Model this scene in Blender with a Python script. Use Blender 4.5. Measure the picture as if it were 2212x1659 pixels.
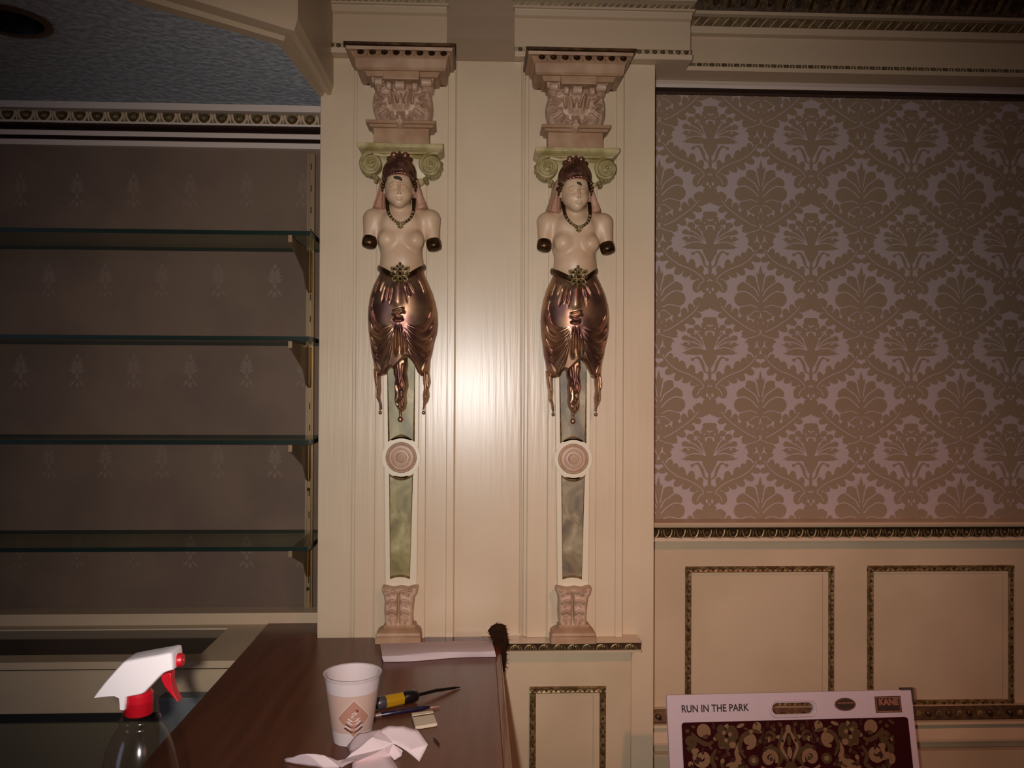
import bpy, math, random
import numpy as np
from mathutils import Vector

for _o in list(bpy.data.objects):
    bpy.data.objects.remove(_o)
SC = bpy.context.scene
COL = SC.collection
random.seed(7)
PI = math.pi

# ------------------------------------------------------------------ camera
FPX, CX, CY = 1800.0, 1106.0, 829.5          # focal length and centre in photograph pixels
CAMZ = 1.62
YAW, PITCH, ROLL = math.radians(2.4), math.radians(0.5), math.radians(0.25)
Fv = Vector((math.sin(YAW)*math.cos(PITCH), math.cos(YAW)*math.cos(PITCH), math.sin(PITCH)))
R0 = Vector((math.cos(YAW), -math.sin(YAW), 0))
U0 = R0.cross(Fv)
Rv = math.cos(ROLL)*R0 + math.sin(ROLL)*U0
Uv = -math.sin(ROLL)*R0 + math.cos(ROLL)*U0
cam = bpy.data.cameras.new('camera')
cam.sensor_width = 36.0
cam.lens = 36.0*FPX/2212.0
cam.clip_start = 0.02
camo = bpy.data.objects.new('camera', cam)
COL.objects.link(camo)
from mathutils import Matrix
M = Matrix((Rv, Uv, -Fv)).transposed().to_4x4()
M.translation = Vector((0, 0, CAMZ))
camo.matrix_world = M
SC.camera = camo

# ------------------------------------------------------------------ world, lights, exposure
SC.view_settings.view_transform = 'Standard'
SC.view_settings.look = 'None'
SC.view_settings.gamma = 1.0
SC.view_settings.use_curve_mapping = False
SC.view_settings.exposure = 0.0
SC.cycles.use_denoising = True
SC.cycles.max_bounces = 6
SC.cycles.sample_clamp_indirect = 2.0
W = bpy.data.worlds.new('world')
SC.world = W
W.use_nodes = True
W.node_tree.nodes['Background'].inputs[0].default_value = (1.0, 0.72, 0.55, 1)
W.node_tree.nodes['Background'].inputs[1].default_value = 0.030

def light(name, kind, loc, target, power, col, **kw):
    l = bpy.data.lights.new(name, kind)
    l.energy = power
    l.color = col
    for k, v in kw.items():
        setattr(l, k, v)
    o = bpy.data.objects.new(name, l)
    o.location = loc
    d = Vector(target) - Vector(loc)
    o.rotation_euler = d.to_track_quat('-Z', 'Y').to_euler()
    COL.objects.link(o)
    return o

# the phone's flash beside the lens
light('phone_flash', 'SPOT', (-0.045, 0.0, CAMZ+0.004), (0.10, 2.0, CAMZ-0.07), 84.0, (0.985, 0.925, 0.885),
      spot_size=math.radians(81), spot_blend=1.0, shadow_soft_size=0.012)
# warm ceiling spot in the room, aimed at the dado beside the pier
light('ceiling_spot', 'SPOT', (1.25, -0.45, 3.0), (0.60, 2.05, 0.70), 90.0, (1.0, 0.42, 0.28),
      spot_size=math.radians(44), spot_blend=1.0, shadow_soft_size=0.06)
# added warm fill behind and right of the camera, for highlights on metal
light('warm_fill', 'AREA', (1.6, -1.6, 2.5), (0.3, 2.0, 0.8), 3.0, (1.0, 0.55, 0.42), shape='DISK', size=0.7)
# dim blue daylight from a window far to the left
light('window_daylight', 'AREA', (-2.6, -0.9, 1.9), (0.0, 2.0, 1.2), 6.0, (0.70, 0.72, 1.0), shape='RECTANGLE', size=0.7, size_y=1.2)

# ------------------------------------------------------------------ pixel helpers
def ray(u, v):
    u = float(u); v = float(v)
    return Fv*FPX + (u-CX)*Rv + (CY-v)*Uv
def px(u, v, Y):                    # the point of the plane Y = const seen at a pixel
    d = ray(u, v); t = Y/d.y
    return Vector((d.x*t, Y, CAMZ+d.z*t))
def pz(u, v, z):                    # the point of the horizontal plane z = const seen at a pixel
    d = ray(u, v); t = (z-CAMZ)/d.z
    return Vector((d.x*t, d.y*t, z))
def pX(u, v, X):
    d = ray(u, v); t = X/d.x
    return Vector((X, d.y*t, CAMZ+d.z*t))
def pplane(u, v, o, n):
    d = ray(u, v); c = Vector((0, 0, CAMZ)); t = (o-c).dot(n)/d.dot(n)
    return c+d*t
def zv(v, Y, u=1100):
    return px(u, v, Y).z
def xu(u, Y, v=845):
    return px(u, v, Y).x

# ------------------------------------------------------------------ materials
def lin(c):
    c = c/255.0
    return c/12.92 if c <= 0.04045 else ((c+0.055)/1.055)**2.4
def rgb(c):
    return (lin(c[0]), lin(c[1]), lin(c[2]), 1)
MATS = {}
def mat(name, c, rough=0.5, metal=0.0, spec=0.5, c2=None, nscale=8.0, stretch=(1, 1, 1), contrast=(0.4, 0.6),
        bump=0.0, bscale=60.0, bstretch=(1, 1, 1), coat=0.0, detail=4.0):
    m = bpy.data.materials.new(name)
    m.use_nodes = True
    nt = m.node_tree
    b = nt.nodes['Principled BSDF']
    b.inputs['Base Color'].default_value = rgb(c)
    b.inputs['Roughness'].default_value = rough
    b.inputs['Metallic'].default_value = metal
    b.inputs['Specular IOR Level'].default_value = spec
    b.inputs['Coat Weight'].default_value = coat
    tc = nt.nodes.new('ShaderNodeTexCoord')
    if c2 is not None:
        mp = nt.nodes.new('ShaderNodeMapping'); mp.inputs['Scale'].default_value = stretch
        nt.links.new(tc.outputs['Object'], mp.inputs[0])
        n = nt.nodes.new('ShaderNodeTexNoise'); n.inputs['Scale'].default_value = nscale; n.inputs['Detail'].default_value = detail
        nt.links.new(mp.outputs[0], n.inputs['Vector'])
        r = nt.nodes.new('ShaderNodeValToRGB')
        r.color_ramp.elements[0].position = contrast[0]; r.color_ramp.elements[0].color = rgb(c)
        r.color_ramp.elements[1].position = contrast[1]; r.color_ramp.elements[1].color = rgb(c2)
        nt.links.new(n.outputs['Fac'], r.inputs[0])
        nt.links.new(r.outputs[0], b.inputs['Base Color'])
    if bump:
        mp = nt.nodes.new('ShaderNodeMapping'); mp.inputs['Scale'].default_value = bstretch
        nt.links.new(tc.outputs['Object'], mp.inputs[0])
        n = nt.nodes.new('ShaderNodeTexNoise'); n.inputs['Scale'].default_value = bscale; n.inputs['Detail'].default_value = 3
        nt.links.new(mp.outputs[0], n.inputs['Vector'])
        bp = nt.nodes.new('ShaderNodeBump'); bp.inputs['Strength'].default_value = bump; bp.inputs['Distance'].default_value = 0.004
        nt.links.new(n.outputs['Fac'], bp.inputs['Height'])
        nt.links.new(bp.outputs[0], b.inputs['Normal'])
    MATS[name] = m
    return m

def glass_mat(name, tint, rough=0.0, strength=1.0):
    m = bpy.data.materials.new(name); m.use_nodes = True
    nt = m.node_tree
    nt.nodes.remove(nt.nodes['Principled BSDF'])
    out = nt.nodes['Material Output']
    t = nt.nodes.new('ShaderNodeBsdfTransparent'); t.inputs[0].default_value = rgb(tint)
    g = nt.nodes.new('ShaderNodeBsdfGlossy'); g.inputs['Roughness'].default_value = rough
    fr = nt.nodes.new('ShaderNodeLayerWeight'); fr.inputs[0].default_value = 0.5
    pw = nt.nodes.new('ShaderNodeMath'); pw.operation = 'POWER'; pw.inputs[1].default_value = 4.0
    nt.links.new(fr.outputs['Facing'], pw.inputs[0])
    mu = nt.nodes.new('ShaderNodeMath'); mu.operation = 'MULTIPLY_ADD'; mu.inputs[1].default_value = strength; mu.inputs[2].default_value = 0.04
    nt.links.new(pw.outputs[0], mu.inputs[0])
    mx = nt.nodes.new('ShaderNodeMixShader')
    nt.links.new(mu.outputs[0], mx.inputs[0]); nt.links.new(t.outputs[0], mx.inputs[1]); nt.links.new(g.outputs[0], mx.inputs[2])
    nt.links.new(mx.outputs[0], out.inputs[0])
    MATS[name] = m
    return m

mat('cream_paint', (206, 184, 154), rough=0.3, spec=0.6, c2=(199, 176, 146), nscale=3, bump=0.09, bscale=40, bstretch=(3, 3, 0.12))
mat('cream_flat', (198, 175, 144), rough=0.5, spec=0.3, c2=(188, 165, 134), nscale=4, bump=0.06, bscale=90)
mat('cream_trim', (192, 168, 138), rough=0.45, spec=0.4)
mat('cove_shade', (150, 124, 98), rough=0.6, spec=0.3)  # shade of the cove put into its colour
mat('white_trim', (196, 178, 164), rough=0.5, spec=0.3)
mat('taupe_paper', (112, 92, 76), rough=0.7, spec=0.25, c2=(102, 83, 70), nscale=5, bump=0.1, bscale=200)
mat('taupe_motif', (117, 97, 82), rough=0.55, spec=0.3)
mat('damask_ground', (172, 152, 148), rough=0.5, spec=0.35, bump=0.05, bscale=300)
mat('damask_figure', (140, 117, 95), rough=0.75, spec=0.2, bump=0.15, bscale=400)
mat('stipple_ceiling', (184, 190, 198), rough=0.9, spec=0.1, c2=(158, 164, 172), nscale=60, bump=1.0, bscale=70)
mat('brown_fillet_and_shade', (62, 40, 30), rough=0.6, spec=0.3)
mat('bronze_egg', (112, 92, 56), rough=0.45, metal=0.35, c2=(84, 66, 38), nscale=60)
mat('gilt_trim', (150, 124, 84), rough=0.42, metal=0.45, c2=(104, 80, 46), nscale=70)
mat('gilt_dark', (84, 62, 34), rough=0.45, metal=0.4, c2=(58, 40, 22), nscale=60)
mat('leaf_frieze', (92, 70, 48), rough=0.6, metal=0.2, c2=(64, 46, 30), nscale=80, bump=0.8, bscale=110)
mat('plaster_tan', (172, 138, 106), rough=0.5, spec=0.4, c2=(150, 114, 84), nscale=22, contrast=(0.35, 0.65))
mat('plaster_pink', (190, 158, 132), rough=0.45, spec=0.45, c2=(166, 130, 104), nscale=26, contrast=(0.42, 0.7))
mat('skin_cream', (204, 172, 140), rough=0.42, spec=0.4, c2=(186, 150, 118), nscale=14, contrast=(0.4, 0.7))
mat('veil_pink', (182, 142, 118), rough=0.4, spec=0.4, c2=(160, 116, 92), nscale=30)
mat('olive_cream', (168, 150, 104), rough=0.42, spec=0.4, c2=(128, 112, 64), nscale=38, contrast=(0.38, 0.62))
mat('olive_cream_light', (190, 170, 126), rough=0.4, spec=0.4, c2=(144, 128, 74), nscale=26, contrast=(0.4, 0.65))
mat('copper_bronze', (184, 144, 112), rough=0.38, metal=0.92, c2=(136, 98, 88), nscale=18)
mat('dark_bronze', (92, 66, 38), rough=0.35, metal=0.8, c2=(60, 40, 22), nscale=60)
mat('cap_bronze', (150, 106, 86), rough=0.38, metal=0.8, c2=(104, 68, 56), nscale=40)
mat('gilt_ornament', (166, 142, 98), rough=0.4, metal=0.4, c2=(110, 92, 52), nscale=90)
mat('shaft_white', (214, 198, 170), rough=0.35, spec=0.5)
mat('paint_chip', (46, 38, 24), rough=0.7)
mat('bar_wood', (104, 60, 42), rough=0.28, spec=0.22, c2=(94, 53, 36), nscale=5, stretch=(9, 0.7, 1))
mat('bar_edge', (104, 48, 28), rough=0.2, spec=0.5, coat=0.3)
mat('dark_wood', (58, 48, 38), rough=0.6)
mat('cabinet_olive_shaded', (108, 98, 76), rough=0.6)
mat('black_gap', (22, 18, 15), rough=0.8)
mat('dark_glass', (34, 30, 24), rough=0.06, spec=0.6)
mat('brass', (190, 150, 82), rough=0.25, metal=1.0)
mat('brass_dull', (138, 114, 84), rough=0.42, metal=0.3)
mat('black_lens', (14, 10, 8), rough=0.5)
mat('trim_ring', (98, 72, 54), rough=0.4, metal=0.3)
mat('foam_white', (204, 186, 184), rough=0.6, spec=0.2)
mat('print_tan', (190, 158, 144), rough=0.6, spec=0.2)
mat('print_rust', (172, 122, 104), rough=0.6, spec=0.2)
mat('print_dark', (70, 40, 38), rough=0.6, spec=0.2)
mat('print_white', (206, 186, 180), rough=0.6, spec=0.2)
mat('paper_white', (198, 180, 180), rough=0.8, spec=0.15)
mat('napkin_white', (222, 198, 198), rough=0.8, spec=0.15)
mat('packet_cream', (206, 190, 164), rough=0.7)
mat('packet_line', (84, 52, 40), rough=0.7)
mat('yellow_handle', (170, 126, 22), rough=0.2, spec=0.6)
mat('grey_cap', (64, 58, 62), rough=0.3)
mat('black_plastic', (22, 17, 18), rough=0.25)
mat('steel_dark', (70, 64, 58), rough=0.25, metal=0.9)
mat('navy_plastic', (26, 20, 44), rough=0.3)
mat('silver_metal', (190, 180, 176), rough=0.25, metal=0.9)
mat('splinter', (46, 26, 16), rough=0.8)
mat('sprayer_white', (232, 222, 222), rough=0.35, spec=0.5)
mat('sprayer_red', (184, 16, 34), rough=0.35, spec=0.5)
mat('bin_grey', (118, 122, 122), rough=0.55)
mat('fur_dark', (52, 34, 22), rough=0.95, spec=0.05)
mat('board_white', (200, 180, 184), rough=0.28, spec=0.5)
mat('board_back', (64, 52, 44), rough=0.7)
mat('ink', (40, 30, 34), rough=0.5)
mat('logo_dark', (58, 36, 28), rough=0.5)
mat('logo_rust', (150, 92, 66), rough=0.5)
mat('carpet_maroon', (54, 16, 18), rough=0.95, spec=0.05, bump=0.6, bscale=500)
mat('carpet_beige', (134, 104, 76), rough=0.95, spec=0.05, bump=0.6, bscale=500)
mat('carpet_olive', (82, 62, 40), rough=0.95, spec=0.05, bump=0.6, bscale=500)
mat('carpet_brown', (64, 40, 30), rough=0.95, spec=0.05, bump=0.6, bscale=500)
mat('floor_carpet', (80, 50, 40), rough=0.95)
mat('green_edge', (16, 34, 26), rough=0.4, spec=0.2)
glass_mat('shelf_glass', (238, 243, 236), 0.0, 0.25)
glass_mat('clear_plastic', (246, 243, 241), 0.14, 0.5)

def marble(name, a, b, vein):
    m = mat(name, a, rough=0.4, spec=0.45)
    nt = m.node_tree; bs = nt.nodes['Principled BSDF']
    tc = nt.nodes['Texture Coordinate']
    n = nt.nodes.new('ShaderNodeTexNoise'); n.inputs['Scale'].default_value = 16; n.inputs['Detail'].default_value = 5; n.inputs['Distortion'].default_value = 0.8
    nt.links.new(tc.outputs['Object'], n.inputs['Vector'])
    r = nt.nodes.new('ShaderNodeValToRGB')
    e = r.color_ramp.elements
    e[0].position = 0.36; e[0].color = rgb(b); e[1].position = 0.52; e[1].color = rgb(a)
    x = e.new(0.66); x.color = rgb(vein)
    nt.links.new(n.outputs['Fac'], r.inputs[0]); nt.links.new(r.outputs[0], bs.inputs['Base Color'])
marble('green_marble', (140, 128, 76), (112, 100, 58), (178, 166, 120))
marble('grey_marble', (134, 116, 84), (100, 84, 66), (172, 158, 124))

# ------------------------------------------------------------------ mesh builder
class MB:
    def __init__(s):
        s.v = []; s.f = []; s.m = []
    def add(s, vs, fs, m=0):
        b = len(s.v)
        s.v.extend([tuple(p) for p in vs])
        for f in fs:
            s.f.append(tuple(i+b for i in f)); s.m.append(m)
    def box(s, x0, x1, y0, y1, z0, z1, m=0):
        vs = [(x, y, z) for z in (z0, z1) for y in (y0, y1) for x in (x0, x1)]
        s.add(vs, [(0, 2, 3, 1), (4, 5, 7, 6), (0, 1, 5, 4), (2, 6, 7, 3), (0, 4, 6, 2), (1, 3, 7, 5)], m)
    def prism(s, poly, d, m=0):                 # poly: list of Vectors, swept by vector d
        n = len(poly); d = Vector(d)
        vs = [Vector(p) for p in poly]+[Vector(p)+d for p in poly]
        fs = [tuple(range(n))[::-1], tuple(range(n, 2*n))]+[(i, (i+1) % n, n+(i+1) % n, n+i) for i in range(n)]
        s.add(vs, fs, m)
    def strip(s, prof, x0, x1, mats=None, m=0, close=True):      # profile of (y, z) swept along x
        n = len(prof)
        vs = [(x0, p[0], p[1]) for p in prof]+[(x1, p[0], p[1]) for p in prof]
        for i in range(n if close else n-1):
            j = (i+1) % n
            s.add([vs[i], vs[j], vs[n+j], vs[n+i]], [(0, 1, 2, 3)], mats[i] if mats and i < len(mats) else m)
        if close:
            s.add(vs[:n], [tuple(range(n))], m); s.add(vs[n:], [tuple(range(n))[::-1]], m)
    def loft(s, rings, m=0, cap=True, closed=True):
        n = len(rings[0]); vs = [p for r in rings for p in r]; fs = []
        for k in range(len(rings)-1):
            for i in range(n if closed else n-1):
                j = (i+1) % n
                fs.append((k*n+i, k*n+j, (k+1)*n+j, (k+1)*n+i))
        if cap and closed:
            fs.append(tuple(range(n))[::-1]); fs.append(tuple((len(rings)-1)*n+i for i in range(n)))
        s.add(vs, fs, m)
    def tube(s, path, r, sides=8, m=0, flat=1.0):
        path = [Vector(p) for p in path]; n = len(path); rings = []
        up = None
        for i in range(n):
            t = (path[min(i+1, n-1)]-path[max(i-1, 0)])
            t = t.normalized() if t.length > 1e-9 else Vector((0, 0, 1))
            if up is None:
                up = Vector((0, -1, 0)) if abs(t.y) < 0.9 else Vector((1, 0, 0))
            a = t.cross(up)
            a = a.normalized() if a.length > 1e-6 else t.orthogonal().normalized()
            b = a.cross(t); up = b
            rr = r[i] if isinstance(r, (list, tuple)) else r
            rings.append([path[i]+rr*(math.cos(2*PI*k/sides)*a+flat*math.sin(2*PI*k/sides)*b) for k in range(sides)])
        s.loft(rings, m)
    def lathe(s, prof, c, sides=40, m=0, axis=None, cap=False):     # prof (r, h) along axis
        ax = Vector(axis).normalized() if axis is not None else Vector((0, 0, 1))
        a = ax.orthogonal().normalized(); b = ax.cross(a); c = Vector(c)
        rings = [[c+ax*h+r*(math.cos(2*PI*k/sides)*a+math.sin(2*PI*k/sides)*b) for k in range(sides)] for r, h in prof]
        s.loft(rings, m, cap=cap)
    def ell(s, c, rx, ry, rz, m=0, nu=10, nv=6, rot=0.0):       # ellipsoid; rot turns it in the x-z plane
        c = Vector(c); rings = []
        cr, sr = math.cos(rot), math.sin(rot)
        for j in range(1, nv):
            t = PI*j/nv; ring = []
            for i in range(nu):
                p = 2*PI*i/nu
                x, y, z = rx*math.sin(t)*math.cos(p), ry*math.sin(t)*math.sin(p), rz*math.cos(t)
                ring.append(c+Vector((x*cr-z*sr, y, x*sr+z*cr)))
            rings.append(ring)
        n = nu; vs = [p for r in rings for p in r]
        top = c+Vector((-rz*sr, 0, rz*cr)); bot = c-Vector((-rz*sr, 0, rz*cr))
        fs = []
        for k in range(len(rings)-1):
            for i in range(n):
                j = (i+1) % n; fs.append((k*n+i, (k+1)*n+i, (k+1)*n+j, k*n+j))
        T = len(vs); vs = vs+[top, bot]
        for i in range(n):
            j = (i+1) % n
            fs.append((T, i, j)); fs.append((T+1, (len(rings)-1)*n+j, (len(rings)-1)*n+i))
        s.add(vs, fs, m)
    def poly2(s, pts, f, m=0):                    # flat polygon through map f(a, b)
        s.add([f(a, b) for a, b in pts], [tuple(range(len(pts)))], m)

def obj(name, mb, mats, parent=None, smooth=35, bevel=0.0, subsurf=0, solid=0.0):
    me = bpy.data.meshes.new(name)
    off = Vector(parent_loc(parent)) if parent is not None else Vector((0, 0, 0))
    if isinstance(mb, MB):
        vs = [(p[0]-off.x, p[1]-off.y, p[2]-off.z) for p in mb.v]
        me.from_pydata(vs, [], mb.f)
        if any(mb.m):
            me.polygons.foreach_set('material_index', mb.m)
    else:
        V, Q = mb
        V = np.asarray(V, float)-np.array(off)
        me.from_pydata(V.tolist(), [], Q.tolist() if hasattr(Q, 'tolist') else Q)
    for k in ([mats] if isinstance(mats, str) else mats):
        me.materials.append(MATS[k])
    me.validate()
    me.update()
    import bmesh
    bm = bmesh.new(); bm.from_mesh(me)
    bmesh.ops.recalc_face_normals(bm, faces=bm.faces)
    bm.to_mesh(me); bm.free()
    if smooth:
        me.polygons.foreach_set('use_smooth', [True]*len(me.polygons))
        if smooth < 180:
            me.set_sharp_from_angle(angle=math.radians(smooth))
    o = bpy.data.objects.new(name, me)
    COL.objects.link(o)
    if parent is not None:
        o.parent = parent
    if solid:
        md = o.modifiers.new('thick', 'SOLIDIFY'); md.thickness = solid; md.offset = 0
    if bevel:
        md = o.modifiers.new('bevel', 'BEVEL'); md.width = bevel; md.segments = 2; md.limit_method = 'ANGLE'; md.angle_limit = math.radians(40)
    if subsurf:
        md = o.modifiers.new('sub', 'SUBSURF'); md.levels = subsurf; md.render_levels = subsurf
    return o
def parent_loc(p):
    l = Vector(p.location)
    while p.parent is not None:
        p = p.parent; l = l+Vector(p.location)
    return l
def tag(o, label, cat, group=None):
    o['label'] = label; o['category'] = cat
    if group:
        o['group'] = group
    return o
def thing(name, label, cat, loc=(0, 0, 0), group=None):
    o = bpy.data.objects.new(name, None)
    o.empty_display_size = 0.05
    o.location = loc
    COL.objects.link(o)
    return tag(o, label, cat, group)
def struct(o, label, cat='wall'):
    o['kind'] = 'structure'; o['label'] = label; o['category'] = cat
    return o
def copy_tree(o, parent=None):
    c = o.copy(); COL.objects.link(c)
    if parent is not None:
        c.parent = parent
    for ch in list(o.children):
        copy_tree(ch, c)
    return c

# ------------------------------------------------------------------ sculpting helpers
def surfnets(F, o, h):
    s = F < 0
    nx, ny, nz = F.shape
    offs = [(i, j, k) for i in (0, 1) for j in (0, 1) for k in (0, 1)]
    cnt = sum(s[i:nx-1+i, j:ny-1+j, k:nz-1+k].astype(np.int8) for i, j, k in offs)
    mask = (cnt > 0) & (cnt < 8)
    idx = -np.ones(mask.shape, int); ci, cj, ck = np.nonzero(mask); idx[mask] = np.arange(len(ci))
    P = np.zeros((len(ci), 3)); N = np.zeros(len(ci))
    for a in offs:
        for ax in range(3):
            if a[ax] == 0:
                b = list(a); b[ax] = 1
                fa = F[ci+a[0], cj+a[1], ck+a[2]]; fb = F[ci+b[0], cj+b[1], ck+b[2]]
                cr = (fa < 0) != (fb < 0)
                t = np.where(cr, fa/np.where(cr, fa-fb, 1), 0)
                p = np.array(a, float)[None, :]+np.zeros((len(ci), 3)); p[:, ax] += t
                P += np.where(cr[:, None], p, 0); N += cr
    V = np.array(o)+h*(np.stack([ci, cj, ck], 1)+P/N[:, None])
    Q = []
    for ax in range(3):
        sl0 = [slice(None)]*3; sl1 = [slice(None)]*3
        sl0[ax] = slice(0, -1); sl1[ax] = slice(1, None)
        ch = s[tuple(sl0)] != s[tuple(sl1)]
        I = np.stack(np.nonzero(ch), 1)
        b, c = [x for x in range(3) if x != ax]
        sh = np.array(mask.shape)
        ok = (I[:, b] > 0) & (I[:, c] > 0) & (I[:, b] < sh[b]) & (I[:, c] < sh[c])
        I = I[ok]
        def g(db, dc):
            J = I.copy(); J[:, b] -= db; J[:, c] -= dc
            return idx[J[:, 0], J[:, 1], J[:, 2]]
        q = np.stack([g(1, 1), g(0, 1), g(0, 0), g(1, 0)], 1)
        Q.append(q)
    Q = np.concatenate(Q)
    return V, Q[(Q >= 0).all(1)]

class SDF:
    def __init__(s, lo, hi, h):
        s.o = np.array(lo, float); s.h = h
        n = np.ceil((np.array(hi)-s.o)/h).astype(int)+1
        ax = [s.o[i]+h*np.arange(n[i]) for i in range(3)]
        s.X, s.Y, s.Z = np.meshgrid(*ax, indexing='ij')
        s.D = np.full(s.X.shape, 10.0)
    def _u(s, d, k, sub=False):
        a = s.D
        if sub:
            if k > 0:
                hh = np.clip(0.5-0.5*(a+d)/k, 0, 1); s.D = a*(1-hh)-d*hh+k*hh*(1-hh)
            else:
                s.D = np.maximum(a, -d)
        elif k > 0:
            hh = np.clip(0.5+0.5*(d-a)/k, 0, 1); s.D = d*(1-hh)+a*hh-k*hh*(1-hh)
            s.D = np.where(a > 5, d, s.D)
        else:
            s.D = np.minimum(a, d)
    def ell(s, c, r, k=0.0, sub=False):
        x, y, z = (s.X-c[0])/r[0], (s.Y-c[1])/r[1], (s.Z-c[2])/r[2]
        k0 = np.sqrt(x*x+y*y+z*z)+1e-9
        k1 = np.sqrt((x/r[0])**2+(y/r[1])**2+(z/r[2])**2)+1e-9
        s._u(k0*(k0-1)/k1, k, sub)
    def cap(s, a, b, ra, rb, k=0.0, sub=False):
        a = np.array(a, float); b = np.array(b, float); d = b-a; L = (d*d).sum()
        t = np.clip(((s.X-a[0])*d[0]+(s.Y-a[1])*d[1]+(s.Z-a[2])*d[2])/L, 0, 1)
        q = np.sqrt((s.X-a[0]-t*d[0])**2+(s.Y-a[1]-t*d[1])**2+(s.Z-a[2]-t*d[2])**2)-(ra+(rb-ra)*t)
        s._u(q, k, sub)
    def path(s, pts, r, k=0.0):
        for i in range(len(pts)-1):
            ra = r[i] if isinstance(r, (list, tuple)) else r
            rb = r[i+1] if isinstance(r, (list, tuple)) else r
            s.cap(pts[i], pts[i+1], ra, rb, k)
    def cut_back(s, y):
        s.D = np.maximum(s.D, s.Y-y)
    def mesh(s):
        return surfnets(s.D, s.o, s.h)

def poly_near(PX, PZ, poly):
    poly = np.asarray(poly, float); n = len(poly)
    best = np.full(PX.shape, 1e9); NX = np.zeros(PX.shape); NZ = np.zeros(PX.shape)
    ins = np.zeros(PX.shape, bool)
    for i in range(n):
        a = poly[i]; b = poly[(i+1) % n]; d = b-a
        t = np.clip(((PX-a[0])*d[0]+(PZ-a[1])*d[1])/(d@d+1e-15), 0, 1)
        qx = a[0]+t*d[0]; qz = a[1]+t*d[1]
        r = (PX-qx)**2+(PZ-qz)**2
        m = r < best
        best = np.where(m, r, best); NX = np.where(m, qx, NX); NZ = np.where(m, qz, NZ)
        c = ((a[1] > PZ) != (b[1] > PZ))
        with np.errstate(divide='ignore', invalid='ignore'):
            xx = (b[0]-a[0])*(PZ-a[1])/(b[1]-a[1]+1e-15)+a[0]
        ins ^= c & (PX < xx)
    d = np.sqrt(best)
    return np.where(ins, -d, d), NX, NZ
def line_dist(PX, PZ, pts):
    best = np.full(PX.shape, 1e9)
    for i in range(len(pts)-1):
        a = np.array(pts[i], float); d = np.array(pts[i+1], float)-a
        t = np.clip(((PX-a[0])*d[0]+(PZ-a[1])*d[1])/(d@d+1e-15), 0, 1)
        best = np.minimum(best, np.hypot(PX-a[0]-t*d[0], PZ-a[1]-t*d[1]))
    return best
def line_ridge(PX, PZ, pts, w):
    pts = [np.array(q, float) for q in pts]
    L = [0.0]
    for i in range(len(pts)-1):
        L.append(L[-1]+np.linalg.norm(pts[i+1]-pts[i]))
    best = np.full(PX.shape, 1e9); S_ = np.zeros(PX.shape)
    for i in range(len(pts)-1):
        a = pts[i]; d = pts[i+1]-a
        t = np.clip(((PX-a[0])*d[0]+(PZ-a[1])*d[1])/(d@d+1e-15), 0, 1)
        r = np.hypot(PX-a[0]-t*d[0], PZ-a[1]-t*d[1]); m = r < best
        best = np.where(m, r, best); S_ = np.where(m, (L[i]+t*(L[i+1]-L[i]))/L[-1], S_)
    return np.exp(-(best/w)**2)*(lambda q: q*q*(3-2*q))(np.clip(np.minimum(S_, 1-S_)/0.28, 0, 1))
def smooth_line(pts, n=6):
    pts = [np.array(p, float) for p in pts]
    if len(pts) < 3:
        return pts
    out = []
    P = [2*pts[0]-pts[1]]+pts+[2*pts[-1]-pts[-2]]
    for i in range(1, len(P)-2):
        for k in range(n):
            t = k/n
            out.append(0.5*((2*P[i])+(-P[i-1]+P[i+1])*t+(2*P[i-1]-5*P[i]+4*P[i+1]-P[i+2])*t*t+(-P[i-1]+3*P[i]-3*P[i+1]+P[i+2])*t**3))
    out.append(pts[-1])
    return out
def relief(poly, yback, hfun, res=0.0011):
    """raised carving: polygon in (x, z), front surface at yback - hfun(x, z, depth inside)"""
    poly = np.asarray(poly, float)
    lo = poly.min(0)-2*res; hi = poly.max(0)+2*res
    gx = np.arange(lo[0], hi[0], res); gz = np.arange(lo[1], hi[1], res)
    PX, PZ = np.meshgrid(gx, gz, indexing='ij')
    sd, NX, NZ = poly_near(PX, PZ, poly)
    ins = sd < 0
    cell = ins[:-1, :-1] | ins[1:, :-1] | ins[:-1, 1:] | ins[1:, 1:]
    use = np.zeros(ins.shape, bool)
    for a in (0, 1):
        for b in (0, 1):
            use[a:ins.shape[0]-1+a, b:ins.shape[1]-1+b] |= cell
    VX = np.where(ins, PX, NX); VZ = np.where(ins, PZ, NZ)
    H = np.where(ins, hfun(PX, PZ, np.maximum(-sd, 0)), 0.0)
    idx = -np.ones(ins.shape, int); idx[use] = np.arange(use.sum())
    V = np.stack([VX[use], yback-H[use], VZ[use]], 1)
    I, J = np.nonzero(cell)
    Q = np.stack([idx[I, J], idx[I+1, J], idx[I+1, J+1], idx[I, J+1]], 1)
    return V, Q
def merge(parts):
    V = []; Q = []; b = 0
    for v, q in parts:
        V.append(np.asarray(v)); Q.extend((np.asarray(q)+b).tolist()); b += len(v)
    return np.concatenate(V), Q
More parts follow.
